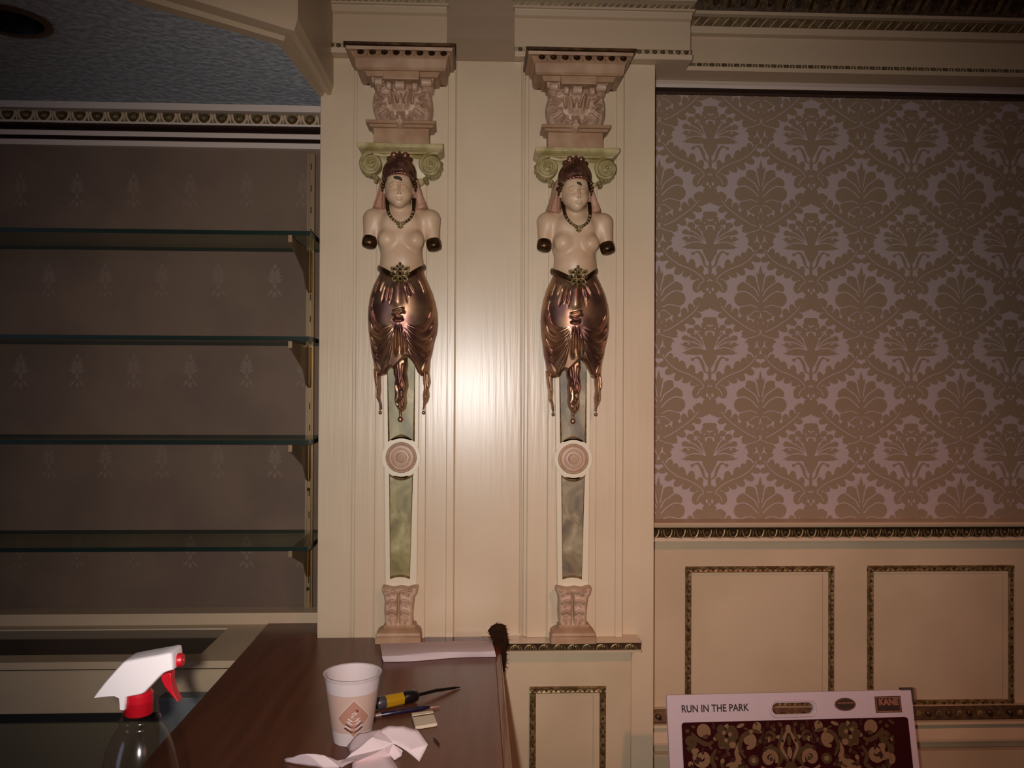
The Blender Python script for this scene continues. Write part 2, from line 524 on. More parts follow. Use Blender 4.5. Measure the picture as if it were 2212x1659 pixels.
def plate(outer, holes, f, thick, mb, m=0):
    """flat plate with holes: outlines in (a, b), f maps them onto the front face, thick is the vector to the back face"""
    cu = bpy.data.curves.new('tmp', 'CURVE'); cu.dimensions = '2D'; cu.fill_mode = 'BOTH'
    for lp in [outer]+holes:
        sp = cu.splines.new('POLY'); sp.points.add(len(lp)-1); sp.use_cyclic_u = True
        for p, q in zip(sp.points, lp):
            p.co = (q[0], q[1], 0, 1)
    o = bpy.data.objects.new('tmp', cu); COL.objects.link(o)
    dg = bpy.context.evaluated_depsgraph_get()
    me = bpy.data.meshes.new_from_object(o.evaluated_get(dg))
    vs = [f(v.co.x, v.co.y) for v in me.vertices]
    fs = [tuple(p.vertices) for p in me.polygons]
    mb.add(vs, fs, m); mb.add([v+Vector(thick) for v in vs], [x[::-1] for x in fs], m)
    for lp in [outer]+holes:
        n = len(lp); ring = [f(*p) for p in lp]
        mb.add(ring+[p+Vector(thick) for p in ring], [(i, (i+1) % n, n+(i+1) % n, n+i) for i in range(n)], m)
    bpy.data.objects.remove(o); bpy.data.curves.remove(cu); bpy.data.meshes.remove(me)
def text_mesh(txt, size, f, mb, m=0, bold=0.0, width=None, depth=None):
    cu = bpy.data.curves.new('tmp', 'FONT'); cu.body = txt; cu.size = size; cu.align_x = 'CENTER'; cu.align_y = 'CENTER'
    cu.offset = bold; cu.resolution_u = 3
    o = bpy.data.objects.new('tmp', cu); COL.objects.link(o)
    dg = bpy.context.evaluated_depsgraph_get()
    me = bpy.data.meshes.new_from_object(o.evaluated_get(dg))
    xs = [v.co.x for v in me.vertices]
    k = width/(max(xs)-min(xs)) if width else 1.0
    mb.add([f(v.co.x*k, v.co.y) for v in me.vertices], [tuple(p.vertices) for p in me.polygons], m)
    bpy.data.objects.remove(o); bpy.data.curves.remove(cu); bpy.data.meshes.remove(me)

# ================================================================== SETTING
YP, YA, YB = 1.957, 1.937, 1.929             # pier face, raised strips, inner raised strips
YW, YR = 2.12, 2.10                          # alcove back wall, papered wall on the right
ZB = CAMZ-0.568                              # top of the bar
ZS = zv(138, YP, 1370)                       # soffit height over the pier
XL, XR = xu(689, YP, 700), xu(1414, YP, 700)

mb = MB(); mb.box(-4.0, 4.0, -3.0, YW+0.4, -0.05, 0.0)
struct(obj('floor', mb, 'floor_carpet', smooth=0), 'dark carpeted floor below the bar', 'floor')

# alcove back wall with its faint tone-on-tone sprigs
mb = MB(); mb.box(-3.2, XL+0.05, YW, YW+0.1, 0.0, zv(300, YW, 340), 0)
def petal(mb, a, b, w, f, m=0, n=10):
    a = Vector((a[0], a[1])); b = Vector((b[0], b[1])); d = b-a; p = Vector((-d.y, d.x)).normalized()
    pts = []
    for i in range(n+1):
        t = i/n; pts.append(a+d*t+p*w*math.sin(PI*t**0.8)*0.5)
    for i in range(n-1, 0, -1):
        t = i/n; pts.append(a+d*t-p*w*math.sin(PI*t**0.8)*0.5)
    mb.poly2([(q.x, q.y) for q in pts], f, m)
def disc2(mb, c, rx, rz, f, m=0, rot=0.0, n=16):
    cr, sr = math.cos(rot), math.sin(rot)
    mb.poly2([(c[0]+rx*math.cos(2*PI*i/n)*cr-rz*math.sin(2*PI*i/n)*sr, c[1]+rx*math.cos(2*PI*i/n)*sr+rz*math.sin(2*PI*i/n)*cr) for i in range(n)], f, m)
def ribbon2(mb, pts, w, f, m=0):
    pts = [Vector((p[0], p[1])) for p in pts]; n = len(pts); L = []; R_ = []
    for i in range(n):
        t = (pts[min(i+1, n-1)]-pts[max(i-1, 0)]).normalized(); p = Vector((-t.y, t.x))
        ww = (w[i] if isinstance(w, (list, tuple)) else w)*0.5
        L.append(pts[i]+p*ww); R_.append(pts[i]-p*ww)
    vs = [f(q.x, q.y) for q in L]+[f(q.x, q.y) for q in R_]
    mb.add(vs, [(i, i+1, n+i+1, n+i) for i in range(n-1)], m)
_lift = [0.0]
def sprig(cx, cz, s):
    _lift[0] = 0.0
    def f(a, b):
        return (cx+a*s, YW-0.0004-_lift[0], cz+b*s)
    for sx in (-1, 1):
        for k in range(4):
            _lift[0] += 0.00002
            petal(mb, (0, -10+8*k), (sx*(26-4*k), 4+12*k), 9, f, 1, 6)
        _lift[0] += 0.00002
        petal(mb, (sx*6, -30), (sx*24, -52), 8, f, 1, 6)
    for k in (-46, -20, 42):
        _lift[0] += 0.00002
        disc2(mb, (0, k), 6, 9, f, 1, n=8)
for i in range(9):
    for j in range(5):
        u = 655-122*i-(61 if j % 2 else 0); v = 410+195*j
        if u < -500:
            continue
        p = px(u, v, YW); sprig(p.x, p.z, 0.0008)
struct(obj('wall_left', mb, ['taupe_paper', 'taupe_motif'], smooth=0), 'taupe wallpapered back wall of the shelf alcove')

# the pier: one block with two raised strips and two thinner strips on them
mb = MB()
mb.box(XL, XR, YP, YW+0.1, 0.0, ZS)
for a, b in ((768, 975), (1140, 1339)):
    x0, x1 = xu(a, YA, 700), xu(b, YA, 700)
    mb.box(x0, x1, YA, YP+0.01, ZB-0.004, ZS)
    mb.box(x1-0.010, x1+0.008, YA-0.004, YP+0.01, ZB-0.004, ZS)      # bead along one edge
    mb.box(x0-0.008, x0+0.003, YA+0.008, YP+0.01, ZB-0.004, ZS)
for a, b in ((811, 921), (1184, 1289)):
    mb.box(xu(a, YB, 700), xu(b, YB, 700), YB, YA+0.01, ZB-0.004, ZS)
mb.box(xu(982, YP, 700), xu(985, YP, 700), YP-0.003, YP+0.01, ZB, ZS)
mb.box(xu(1124, YP, 700), xu(1128, YP, 700), YP-0.004, YP+0.01, ZB, ZS)
struct(obj('wall_center', mb, 'cream_paint', bevel=0.0022, smooth=30), 'cream painted pier with raised vertical strips')

# pedestal block under the right half of the pier
XP0, XP1 = XL+0.3, xu(1363, 1.945, 1450)
mb = MB(); mb.box(xu(1040, 1.94, 1400), XP1, 1.94, YP+0.01, 0.0, CAMZ-0.573)
struct(obj('wall_pedestal', mb, 'cream_flat', bevel=0.002, smooth=30), 'cream pedestal block under the right caryatid')

# papered wall on the right
XE = 2.0
mb = MB()
ZD0, ZD1 = zv(1128, YR, 1800), zv(190, YR, 1800)
mb.box(XR-0.05, XE, YR, YR+0.1, ZD0-0.1, ZD1+0.3, 0)
K = 2.10/1800/3.95
org = px(1420+880/3.95, 400+930/3.95, YR)
_n = [0]
def mkf(cx, cz, sx, lift):
    def f(a, b):
        return (cx+sx*a*K, YR-0.0003-lift, cz-b*K)
    return f
def figure(cx, cz, kind):
    def P(kind_, *a, light=False, **k):
        for sx in (1, -1):
            _n[0] = (_n[0]+1) % 260
            f = mkf(cx, cz, sx, 0.00135+(_n[0] % 60)*0.000005 if light else _n[0]*0.000005)
            kind_(mb, *a, f, 0 if light else 1, **k)
    def leaf(spine, lob, wid, both=True):
        sp = smooth_line(spine, 8); n = len(sp)
        P(ribbon2, sp, [wid*(0.4+1.0*math.sin(PI*min(1, 0.05+i/n))) for i in range(n)])
        k = n/lob
        for j in range(lob):
            i = min(n-2, int(k*(j+0.5)))
            t = np.array(sp[min(i+1, n-1)])-np.array(sp[max(i-1, 0)]); t = t/np.linalg.norm(t); q = np.array((-t[1], t[0]))
            w = wid*(0.72+0.45*math.sin(PI*(j+0.5)/lob))
            for sgn in ((1, -1) if both else (1,)):
                d = q*sgn+t*0.55; d = d/np.linalg.norm(d)
                c = np.array(sp[i])+d*w*0.74
                P(disc2, tuple(c), w*0.74, w*0.47, rot=math.atan2(d[1], d[0]), n=12)
        P(ribbon2, sp[3:-1], 7, light=True)
    if kind == 'heart':
        P(disc2, (0, 20), 60, 120)
        P(disc2, (152, 48), 80, 68, rot=-0.12); P(disc2, (112, 128), 82, 56, rot=0.5); P(disc2, (56, 178), 52, 44)
        P(disc2, (80, 60), 110, 62, rot=-0.2); P(disc2, (60, 120), 90, 60)
        P(disc2, (146, -58), 66, 46, rot=0.35); P(disc2, (90, -20), 74, 40, rot=-0.5)
        P(disc2, (84, -134), 46, 30, rot=-0.3); P(disc2, (60, -90), 28, 62, rot=0.35); P(disc2, (112, -112), 20, 24)
        P(petal, (0, -40), (0, -250), 46); P(petal, (12, -90), (34, -190), 26)
        P(ribbon2, smooth_line([(20, 70), (80, 10), (150, -22), (238, 2)]), 9, light=True)
        P(ribbon2, smooth_line([(16, 20), (50, -40), (96, -74), (150, -112)]), 9, light=True)
        P(ribbon2, smooth_line([(12, -20), (26, -90), (40, -160), (60, -180)]), 8, light=True)
        P(ribbon2, smooth_line([(30, 120), (90, 96), (170, 112), (220, 104)]), 7, light=True)
        P(ribbon2, smooth_line([(14, 150), (50, 150), (100, 186)]), 6, light=True)
        P(petal, (14, 200), (76, 286), 34); P(petal, (0, 200), (0, 320), 40); P(petal, (8, 310), (46, 232), 18)
        leaf([(10, 338), (90, 308), (190, 246), (290, 170), (352, 96)], 6, 57)
        P(petal, (10, 350), (170, 372), 62); P(petal, (16, 370), (140, 420), 56)
        P(disc2, (76, 428), 38, 42); P(petal, (0, 340), (0, 490), 60); P(petal, (10, 360), (76, 430), 34)
        P(ribbon2, [(10, 352), (60, 372), (120, 384)], 6, light=True)
        P(disc2, (443, 36), 62, 56)
        for c, a, b, r in (((383, -46), 52, 26, 0.9), ((380, 112), 58, 38, -0.6), ((352, 56), 34, 26, 0.2), ((410, 96), 40, 44, 0)):
            P(disc2, c, a, b, rot=r)
        P(petal, (443, 30), (443, -84), 40); P(disc2, (420, -36), 10, 16, light=True); P(disc2, (443, -10), 7, 12, light=True)
    else:
        P(disc2, (0, 70), 104, 66); P(disc2, (0, 130), 62, 60); P(petal, (0, 110), (0, 240), 84)
        for e, w in (((262, 20), 40), ((250, 100), 40), ((228, -34), 52), ((176, -96), 54), ((120, -140), 50), ((226, 60), 44), ((70, -120), 46)):
            P(petal, (10, 96), e, w)
        for c, r in (((214, -28), 30), ((166, -88), 34), ((112, -120), 30), ((196, 96), 22), ((212, 26), 24), ((150, -30), 34), ((96, -54), 36), ((58, -116), 30), ((150, 40), 34), ((40, -20), 46)):
            P(disc2, c, r, r*0.86, n=12)
        P(disc2, (0, -176), 46, 36)
        for q in ((46, -146), (24, -110), (66, -92), (0, -60), (36, -186)):
            P(disc2, q, 28, 25, n=10)
        for q in ((20, -140), (46, -112), (18, -84), (78, -126), (128, -66), (182, -62), (96, -86), (34, -56), (70, -30)):
            P(disc2, q, 8, 7, light=True, n=8)
        for e in ((236, -6), (226, 78), (190, -50), (130, -92)):
            P(ribbon2, smooth_line([(34, 70), ((e[0]+30)/2, (e[1]+60)/2-16), e]), 8, light=True)
        P(ribbon2, smooth_line([(8, 280), (46, 252), (66, 190), (100, 140), (146, 150)]), [6+3.4*min(i, 24-i)**0.75 for i in range(25)])
        P(disc2, (150, 156), 16, 14); P(ribbon2, smooth_line([(28, 220), (56, 170), (92, 126)]), 8, light=True)
        P(petal, (0, 200), (0, 400), 30)
        leaf([(30, 412), (90, 340), (180, 286), (280, 246), (360, 186), (420, 104)], 7, 59)
        P(disc2, (366, 72), 40, 22, rot=0.3); P(disc2, (410, 80), 26, 34)
        P(disc2, (110, 436), 42, 58, rot=-0.3); P(disc2, (62, 400), 34, 46)
        P(ribbon2, [(50, 390), (90, 420), (112, 470)], 7, light=True)
        P(disc2, (0, 425), 46, 36); P(disc2, (30, 450), 40, 30)
for i in range(-2, 5):
    for j in range(-3, 3):
        figure(org.x+i*887*K, org.z-j*913*K, 'heart')
        figure(org.x+(i-0.5)*887*K, org.z-(j*913-500)*K, 'bouquet')
# keep only the figures on the visible part of the paper
keep = [i for i, f in enumerate(mb.f) if i < 6 or all(XR-0.03 < mb.v[k][0] < XE and ZD0-0.02 < mb.v[k][2] < ZD1+0.06 for k in f)]
mb.f = [mb.f[i] for i in keep]; mb.m = [mb.m[i] for i in keep]
struct(obj('wall_right', mb, ['damask_ground', 'damask_figure'], smooth=0), 'wall papered in pale pink damask with brown ogee figures')

# ---------------- mouldings
def eggs(mb, x0, x1, n, y, z, rx, rz, ry, m_egg, m_ring, darts=True, tilt=0.0):
    s = (x1-x0)/n
    for i in range(n):
        cx = x0+s*(i+0.5)
        mb.ell((cx, y, z), rx, ry, rz, m_egg, 8, 6)
        ring = [(cx+rx*1.42*math.cos(t), y-ry*0.25-tilt*math.sin(t), z+rz*0.9+rz*2.15*math.sin(t)) for t in [PI+PI*k/8 for k in range(9)]]
        mb.tube(ring, min(rx, rz)*0.26, 5, m_ring)
        if darts:
            mb.ell((cx+s*0.5, y, z-rz*0.15), rx*0.22, ry*0.6, rz*1.0, m_ring, 6, 4)
def rope(mb, x0, x1, n, y, z, r, m, slant=0.5):
    s = (x1-x0)/n
    for i in range(n):
        c = x0+s*(i+0.5)
        mb.tube([(c-s*0.42, y, z-r), (c-s*0.05, y-0.0035, z-r*0.1), (c+s*0.42, y, z+r)], [0.0009, 0.0019, 0.0009], 5, m)
def Zs(Y, u, *vs):
    return [zv(v, Y, u) for v in vs]

# right-hand cornice on the papered wall
U = 1800
mb = MB()
z207, = Zs(2.09, U, 207); z195, z178 = Zs(2.06, U, 195, 178); z158, z150, z137 = Zs(2.0, U, 158, 150, 137)
z77, z62, z40 = Zs(2.0, U, 77, 62, 40)
ztop = z40+0.16
prof = [(YR+0.02, z207-0.002), (2.092, z207-0.002), (2.092, z195+0.001), (2.062, z195), (2.058, z195+0.008), (2.062, (z195+z178)/2), (2.066, z178),
        (2.068, z158+0.001), (2.0, z158), (1.997, z150), (2.018, z150+0.001), (2.014, z137), (2.022, z137+0.002), (2.022, z77), (2.006, z77+0.002),
        (2.002, z62), (2.012, z62+0.001), (2.006, z40), (1.994, z40+0.002), (1.990, z40+0.008), (1.965, z40+0.05), (1.91, z40+0.12), (1.86, ztop), (YR+0.02, ztop)]
#        0 brown 1 brown 2 brown 3.. white..
mats = [1, 1, 1, 2, 2, 2, 0, 0, 0, 0, 3, 0, 0, 0, 0, 0, 3, 0, 0, 4, 4, 4, 0, 0]
xc0 = xu(1495, 2.0, 120)
mb.strip(prof, XR-0.02, XE, mats)
eggs(mb, xc0+0.005, XE, 48, 2.012, (z150+z137)/2, 0.0060, 0.0058, 0.010, 3, 0)
rope(mb, xc0, XE, 62, 2.006, (z62+z40)/2, 0.0105, 0)
s = 62/1800*1.95
for i in range(14):                                      # arcaded leaf ornament on the slanted frieze
    cx = xc0+0.05+s*i
    def fm(a, b):
        t = b
        return Vector((cx+a, 1.987-0.13*t-0.9*t*t*0.2, z40+0.010+0.118*t))
    for rr in (1.0, 0.8):
        arc = [fm(-0.027*rr*math.cos(PI*k/12), 0.02+0.55*rr*math.sin(PI*k/12)**0.7) for k in range(13)]
        mb.tube(arc, 0.0024, 5, 6)
    for k in (-1, 0, 1):
        mb.tube([fm(0.003*k, 0.05), fm(0.009*k, 0.28-0.04*abs(k)), fm(0.014*k, 0.34-0.12*abs(k))], [0.002, 0.003, 0.002], 5, 5)
        mb.tube([fm(s/2+0.003*k, 0.03), fm(s/2+0.006*k, 0.3), fm(s/2+0.014*k, 0.62)], [0.0015, 0.0024, 0.001], 5, 5)
    mb.ell(fm(0, 0.12), 0.006, 0.004, 0.008, 5, 6, 4)
struct(obj('trim_1', mb, ['cream_trim', 'brown_fillet_and_shade', 'white_trim', 'bronze_egg', 'leaf_frieze', 'gilt_dark', 'gilt_trim'], smooth=40), 'cream and bronze cornice above the damask wallpaper', 'cornice')

# entablature blocks over the two raised strips
def block(name, x0, x1, label, n):
    mb = MB(); u = 1300; Y = 1.927
    a127, a115, a102 = ZS, zv(115, Y, u), zv(102, Y, u)
    a97, a42, a21, a5 = zv(97, 1.94, u), zv(42, 1.94, u), zv(21, 1.93, u), zv(5, 1.92, u)
    def pr(dy):
        return [(YP+0.05, a127), (Y+dy, a127), (Y-0.002+dy, a115), (1.938+dy, a115+0.001), (1.934+dy, a102), (1.944+dy, a102+0.002), (1.944+dy, a42), (1.934+dy, a42+0.003), (1.926+dy, a21-0.006),
                (1.922+dy, a21), (1.930+dy, a21+0.001), (1.926+dy, a5), (1.912+dy, a5+0.002), (1.905+dy, a5+0.01), (1.86+dy, a5+0.10), (YP+0.05, a5+0.10)]
    mats = [0, 0, 0, 2, 0, 0, 0, 0, 0, 0, 2, 0, 0, 3, 0, 0]
    mb.strip(pr(0), x0, x1, mats)
    # projecting returns on the free ends
    eggs(mb, x0+0.004, x1-0.004, n, 1.934, (a115+a102)/2, 0.0056, 0.0052, 0.008, 2, 0)
    rope(mb, x0, x1, n+4, 1.927, (a21+a5)/2, 0.0075, 0)
    mb.box(x0-0.004, x1+0.004, 1.918, YP, a21-0.004, a21+0.001, 0)
    mb.box(x0-0.006, x1+0.006, 1.908, YP, a5+0.002, a5+0.012, 0)
    struct(obj(name, mb, ['cream_trim', 'brown_fillet_and_shade', 'bronze_egg', 'leaf_frieze'], smooth=40, bevel=0.0), label, 'entablature')
block('trim_2', xu(705, 1.93, 60), xu(965, 1.93, 60), 'cream entablature block above the left caryatid', 17)
block('trim_3', xu(1112, 1.93, 60), xu(1495, 1.93, 60), 'long cream entablature block above the right caryatid', 22)

# cove between the blocks and the soffit returning along the pier
mb = MB()
x0, x1 = xu(955, 1.95, 60), xu(1125, 1.95, 60)
prof = [(YP+0.06, ZS)]+[(YP-0.17*(1-math.cos(t)), ZS+0.26*math.sin(t)) for t in [PI/2*k/8 for k in range(9)]]+[(YP+0.06, ZS+0.26)]  # curve added to darken the face; the brown tone deepens that shade
mb.strip(prof, x0, x1)
struct(obj('trim_4', mb, 'cove_shade', smooth=40), 'plain cove with shade in its brownish colour, between the two entablature blocks', 'cove')

# alcove ceiling
ZC = zv(222, 2.05, 345)
mb = MB()
rc = pz(20, 45, ZC)
HZ = zv(208, 1.957, 690)
ci = pz(601, 98, HZ); dl = pz(262, 0, HZ)
dv = Vector((dl.x-ci.x, dl.y-ci.y, 0)).normalized()
ce = ci+dv*1.1
plate([(-3.2, YW+0.1), (XL+0.004, YW+0.1), (XL+0.004, 1.95), (ci.x+0.015, ci.y), (ce.x, ce.y-0.01), (-3.2, ce.y-0.01)],
      [[(rc.x+0.060*math.cos(2*PI*k/40), rc.y+0.060*math.sin(2*PI*k/40)) for k in range(40)]], lambda a, b: Vector((a, b, ZC)), (0, 0, 0.05), mb)
struct(obj('ceiling', mb, 'stipple_ceiling', smooth=0), 'blue grey stippled ceiling of the alcove', 'ceiling')

# recessed downlight, unlit
t = thing('recessed_light', 'unlit dark recessed round light in the blue grey stippled ceiling', 'ceiling light', (rc.x, rc.y, ZC))
mb = MB(); mb.lathe([(0.059, 0.0), (0.074, 0.0), (0.074, -0.003), (0.062, -0.006), (0.058, -0.002), (0.059, 0.0)], (rc.x, rc.y, ZC), 40)
obj('trim_ring', mb, 'trim_ring', t)
mb = MB(); mb.lathe([(0.058, -0.002), (0.056, 0.03), (0.05, 0.07), (0.03, 0.075)], (rc.x, rc.y, ZC), 40)
obj('housing', mb, 'black_lens', t)
mb = MB(); mb.lathe([(0.030, 0.072), (0.030, 0.058), (0.024, 0.046), (0.0005, 0.041)], (rc.x, rc.y, ZC), 32)
obj('bulb', mb, 'black_lens', t)

# crown moulding along the alcove's back wall
U = 345
mb = MB()
c237, c262, c266 = Zs(2.05, U, 237, 262, 266); c285, c295 = Zs(2.085, U, 285, 295); c305, c316 = Zs(2.10, U, 305, 316)
prof = [(YW+0.02, c316), (2.102, c316), (2.100, c305), (2.114, c305+0.001), (2.114, c295-0.001), (2.087, c295), (2.085, c285), (2.112, c285+0.001), (2.112, c266-0.001),
        (2.058, c266), (2.056, c262), (2.072, c262+0.001), (2.066, c237), (2.052, c237+0.001), (2.048, ZC-0.001), (YW+0.02, ZC-0.001)]
mats = [0, 0, 1, 1, 1, 0, 0, 1, 1, 0, 0, 2, 0, 0, 0, 0]
mb.strip(prof, -3.2, XL+0.02, mats)
e1 = xu(688, 2.06, 250); e0 = e1-36*(37.2/1800*2.06)
eggs(mb, e0, e1, 36, 2.064, (c237*0.45+c262*0.55), 0.0125, 0.0118, 0.014, 2, 3)
struct(obj('trim_5', mb, ['white_trim', 'brown_fillet_and_shade', 'bronze_egg', 'cream_trim'], smooth=40), 'egg and dart crown moulding above the glass shelves', 'crown moulding')

# dropped header with stepped moulding, running out from the pier and turning away over the alcove
xi = xu(684, 1.93, 215); xo = xu(716, 1.93, 190)
co = pz(643, 66, HZ)
def off_line(t):            # plan polyline at fraction t between inner (0) and outer (1) edge
    a = Vector((xi+(xo-xi)*t, 1.957, 0)); b = Vector((ci.x+(co.x-ci.x)*t, ci.y+(co.y-ci.y)*t, 0)); c = b+dv*1.1
    return [a, b, c]
prof = [(-0.02, ZC+0.02), (-0.02, HZ+0.014), (0.0, HZ+0.012), (0.02, HZ), (0.30, HZ), (0.36, HZ+0.008), (0.55, HZ+0.008), (0.62, HZ+0.002), (0.84, HZ+0.004), (0.92, HZ+0.016), (1.0, HZ+0.022), (1.0, HZ+0.42), (0.0, HZ+0.42)]
rings = []
for k in range(3):
    rings.append([Vector((off_line(t)[k].x, off_line(t)[k].y, z)) for t, z in prof])
mb = MB(); mb.loft(rings, 0)
for i in range(len(mb.f)):
    if i % 13 in (1, 2) and i < 26:
        mb.m[i] = 1  # shadow line along the ceiling edge put in as a dark lip
struct(obj('trim_6', mb, ['cream_trim', 'brown_fillet_and_shade'], smooth=25), 'cream dropped header with stepped edge between alcove ceiling and pier', 'header')

# chair rail under the damask paper
U = 1800
mb = MB()
r1118, = Zs(YR, U, 1120); r1128 = r1118-0.003
r1137, r1160, r1168 = Zs(2.05, U, 1137, 1160, 1168)
prof = [(YR+0.02, r1118), (2.035, r1118), (2.028, r1118-0.005), (2.032, r1137+0.001), (2.045, r1137), (2.052, (r1137+r1160)/2), (2.060, r1160), (2.050, r1160-0.001), (2.048, r1168), (2.080, r1168-0.001), (YR+0.02, r1168-0.001)]
mats = [0, 0, 0, 1, 1, 1, 0, 0, 0, 0]
mb.strip(prof, XR-0.02, XE, mats)
eggs(mb, XR+0.004, XE, 48, 2.047, (r1137*0.45+r1160*0.55), 0.0075, 0.0088, 0.010, 1, 2)
struct(obj('trim_7', mb, ['cream_trim', 'gilt_dark', 'gilt_trim'], smooth=40), 'chair rail with bronze egg and dart below the damask paper', 'chair rail')

# dado
YD = 2.088
mb = MB(); mb.box(XR-0.05, XE, YD, YR+0.05, 0.0, r1168)
struct(obj('wall_dado', mb, 'cream_flat', smooth=0), 'cream panelled dado below the chair rail')

def gilt_bar(mb, a, b, w, y, nb, m=(0, 1, 2)):
    a = Vector(a); b = Vector(b); d = (b-a); L = d.length; d.normalize(); p = Vector((-d.z, 0, d.x))
    n = Vector((0, -1, 0))
    prof = [(-0.5, 0), (-0.5, 0.35), (-0.32, 0.55), (0.0, 0.42), (0.32, 0.55), (0.5, 0.35), (0.5, 0)]
    rings = [[q+p*(c*w)+n*(h*w) for c, h in prof] for q in (a, b)]
    mb.loft(rings, m[0])
    ang = math.atan2(d.z, d.x)
    for i in range(nb):
        c = a+d*(L*(i+0.5)/nb)+n*(0.42*w)
        mb.ell(c, L/nb*0.40, w*0.22, w*0.26, m[1] if i % 2 else m[2], 6, 4, rot=ang+0.5)
        mb.ell(c+p*(w*0.3), L/nb*0.34, w*0.16, w*0.10, m[2] if i % 2 else m[1], 6, 4, rot=ang-0.4)
        mb.ell(c-p*(w*0.3), L/nb*0.34, w*0.16, w*0.10, m[2] if i % 2 else m[1], 6, 4, rot=ang-0.4)
def panel_frame(name, u0, v0, u1, v1, Y, label, n1, n2, w=0.0145):
    mb = MB()
    a, b, c, d = px(u0, v0, Y), px(u1, v0, Y), px(u1, v1, Y), px(u0, v1, Y)
    x0, x1, z1, z0 = (a.x+d.x)/2, (b.x+c.x)/2, (a.z+b.z)/2, (c.z+d.z)/2
    gilt_bar(mb, (x0-w/2, Y, z1), (x1+w/2, Y, z1), w, Y, n1); gilt_bar(mb, (x0-w/2, Y, z0), (x1+w/2, Y, z0), w, Y, n1)
    gilt_bar(mb, (x0, Y, z0), (x0, Y, z1), w, Y, n2); gilt_bar(mb, (x1, Y, z0), (x1, Y, z1), w, Y, n2)
    # thin step inside the frame
    for s_ in (0,):
        mb.box(x0+w*0.5, x1-w*0.5, Y-0.003, Y+0.001, z1-w*0.9, z1-w*0.45, 3)
        mb.box(x1-w*1.5, x1-w*0.5, Y-0.003, Y+0.001, z0+w*0.5, z1-w*0.92, 3)
    struct(obj(name, mb, ['gilt_trim', 'gilt_dark', 'gilt_trim', 'cream_flat'], smooth=40), label, 'panel moulding')
panel_frame('trim_8', 1486, 1229, 1794, 1518, YD, 'gilt panel frame on the dado nearer the pier, its foot behind the sample board', 30, 28)
panel_frame('trim_9', 1879, 1227, 2182, 1517, YD, 'gilt panel frame on the dado farther from the pier', 30, 28)
panel_frame('trim_10', 1150, 1489, 1301, 1850, 1.94, 'narrow gilt panel frame on the pedestal beside the bar', 16, 38)

# lower rail of the dado
mb = MB()
l1535, l1558, l1566, l1604 = Zs(2.06, U, 1531, 1557, 1563, 1602)
prof = [(YD+0.02, l1535), (2.070, l1535), (2.052, l1558+0.004), (2.056, l1558), (2.046, l1558-0.001), (2.044, l1566), (2.072, l1566-0.001), (2.060, (l1566+l1604)/2), (2.050, l1604+0.006), (2.05, l1604), (YD+0.02, l1604)]
mats = [0, 1, 1, 0, 0, 0, 0, 0, 0, 0, 0]
mb.strip(prof, XR-0.02, XE, mats)
for i in range(60):
    cx = XR+0.008+(XE-XR)*i/60
    mb.ell((cx, 2.058, (l1535+l1558)/2), 0.0075, 0.006, 0.010, 1 if i % 2 else 2, 6, 4, rot=0.6 if i % 2 else -0.6)
struct(obj('trim_11', mb, ['cream_flat', 'gilt_dark', 'gilt_trim'], smooth=40), 'lower dado rail with gilt leaf band behind the sample board', 'dado rail')
mb = MB(); mb.box(XR-0.02, XE, 2.068, YD+0.02, 0.0, l1604-0.03)
struct(obj('baseboard_right', mb, 'cream_flat', smooth=0), 'cream base panel below the lower dado rail', 'baseboard')

# gilt-edged ledge on which the right caryatid stands
mb = MB()
YL = 1.895; ul = 1240
g0 = CAMZ-0.572; g1388, g1408, g1415 = Zs(YL, ul, 1389, 1407, 1414)
x0, x1 = xu(1088, YL, 1400), xu(1386, YL, 1400)
prof = [(YP+0.01, g0), (YL, g0), (YL-0.001, g1388), (YL+0.006, g1388-0.001), (YL+0.009, g1408), (YL+0.004, g1408-0.001), (YL+0.005, g1408-0.005), (YL+0.016, g1408-0.006), (YL+0.020, g1415), (1.938, g1415-0.004), (YP+0.01, g1415-0.004)]
mats = [0, 0, 0, 1, 0, 0, 0, 0, 0, 0, 0]
mb.strip(prof, x0, x1, mats)
nL = 9
for i in range(nL):
    cx = x0+0.012+(x1-x0-0.02)*(i+0.5)/nL; zz = (g1388+g1408)/2
    for sx in (-1, 1):
        arc = [(cx+sx*0.013*math.cos(t), YL+0.003, zz-0.006+0.011*math.sin(t)) for t in [PI*k/8 for k in range(5)]]
        mb.tube(arc, 0.0016, 5, 2)
        mb.ell((cx+sx*0.006, YL+0.005, zz-0.002), 0.0022, 0.003, 0.006, 2, 6, 4, rot=sx*0.6)
    mb.ell((cx, YL+0.005, zz-0.001), 0.0022, 0.004, 0.006, 3, 6, 4)
struct(obj('trim_12', mb, ['cream_paint', 'gilt_dark', 'gilt_trim', 'gilt_trim'], smooth=40), 'gilt-edged ledge under the right caryatid', 'ledge')

# ================================================================== ALCOVE FURNITURE
# back counter
ZK = ZB-0.002
t = thing('back_counter', 'cream painted back counter with a dark glass inset below the glass shelves', 'counter', (-1.2, 1.75, 0.0))
xk1 = -0.5055
def slab_with_inset():
    mb = MB()
    yb = 2.0575; yf = pz(300, 1429, ZK).y
    gA = pz(490, 1357, ZK); gB = pz(437, 1412, ZK)
    y1, y0 = gA.y, gB.y; xg = (gA.x+gB.x)/2
    z0, z1 = ZK-0.018, ZK
    mb.box(-3.2, xk1, y1, yb, z0, z1); mb.box(-3.2, xk1, yf, y0, z0, z1); mb.box(xg, xk1, y0, y1, z0, z1)
    mb.box(-3.2, xg, y0, y1, z0, z0+0.004)
    return mb, xg, y0, y1, z0, yf
mb, xg, yg0, yg1, zg0, yf = slab_with_inset()
obj('worktop', mb, 'cream_flat', t, smooth=0)
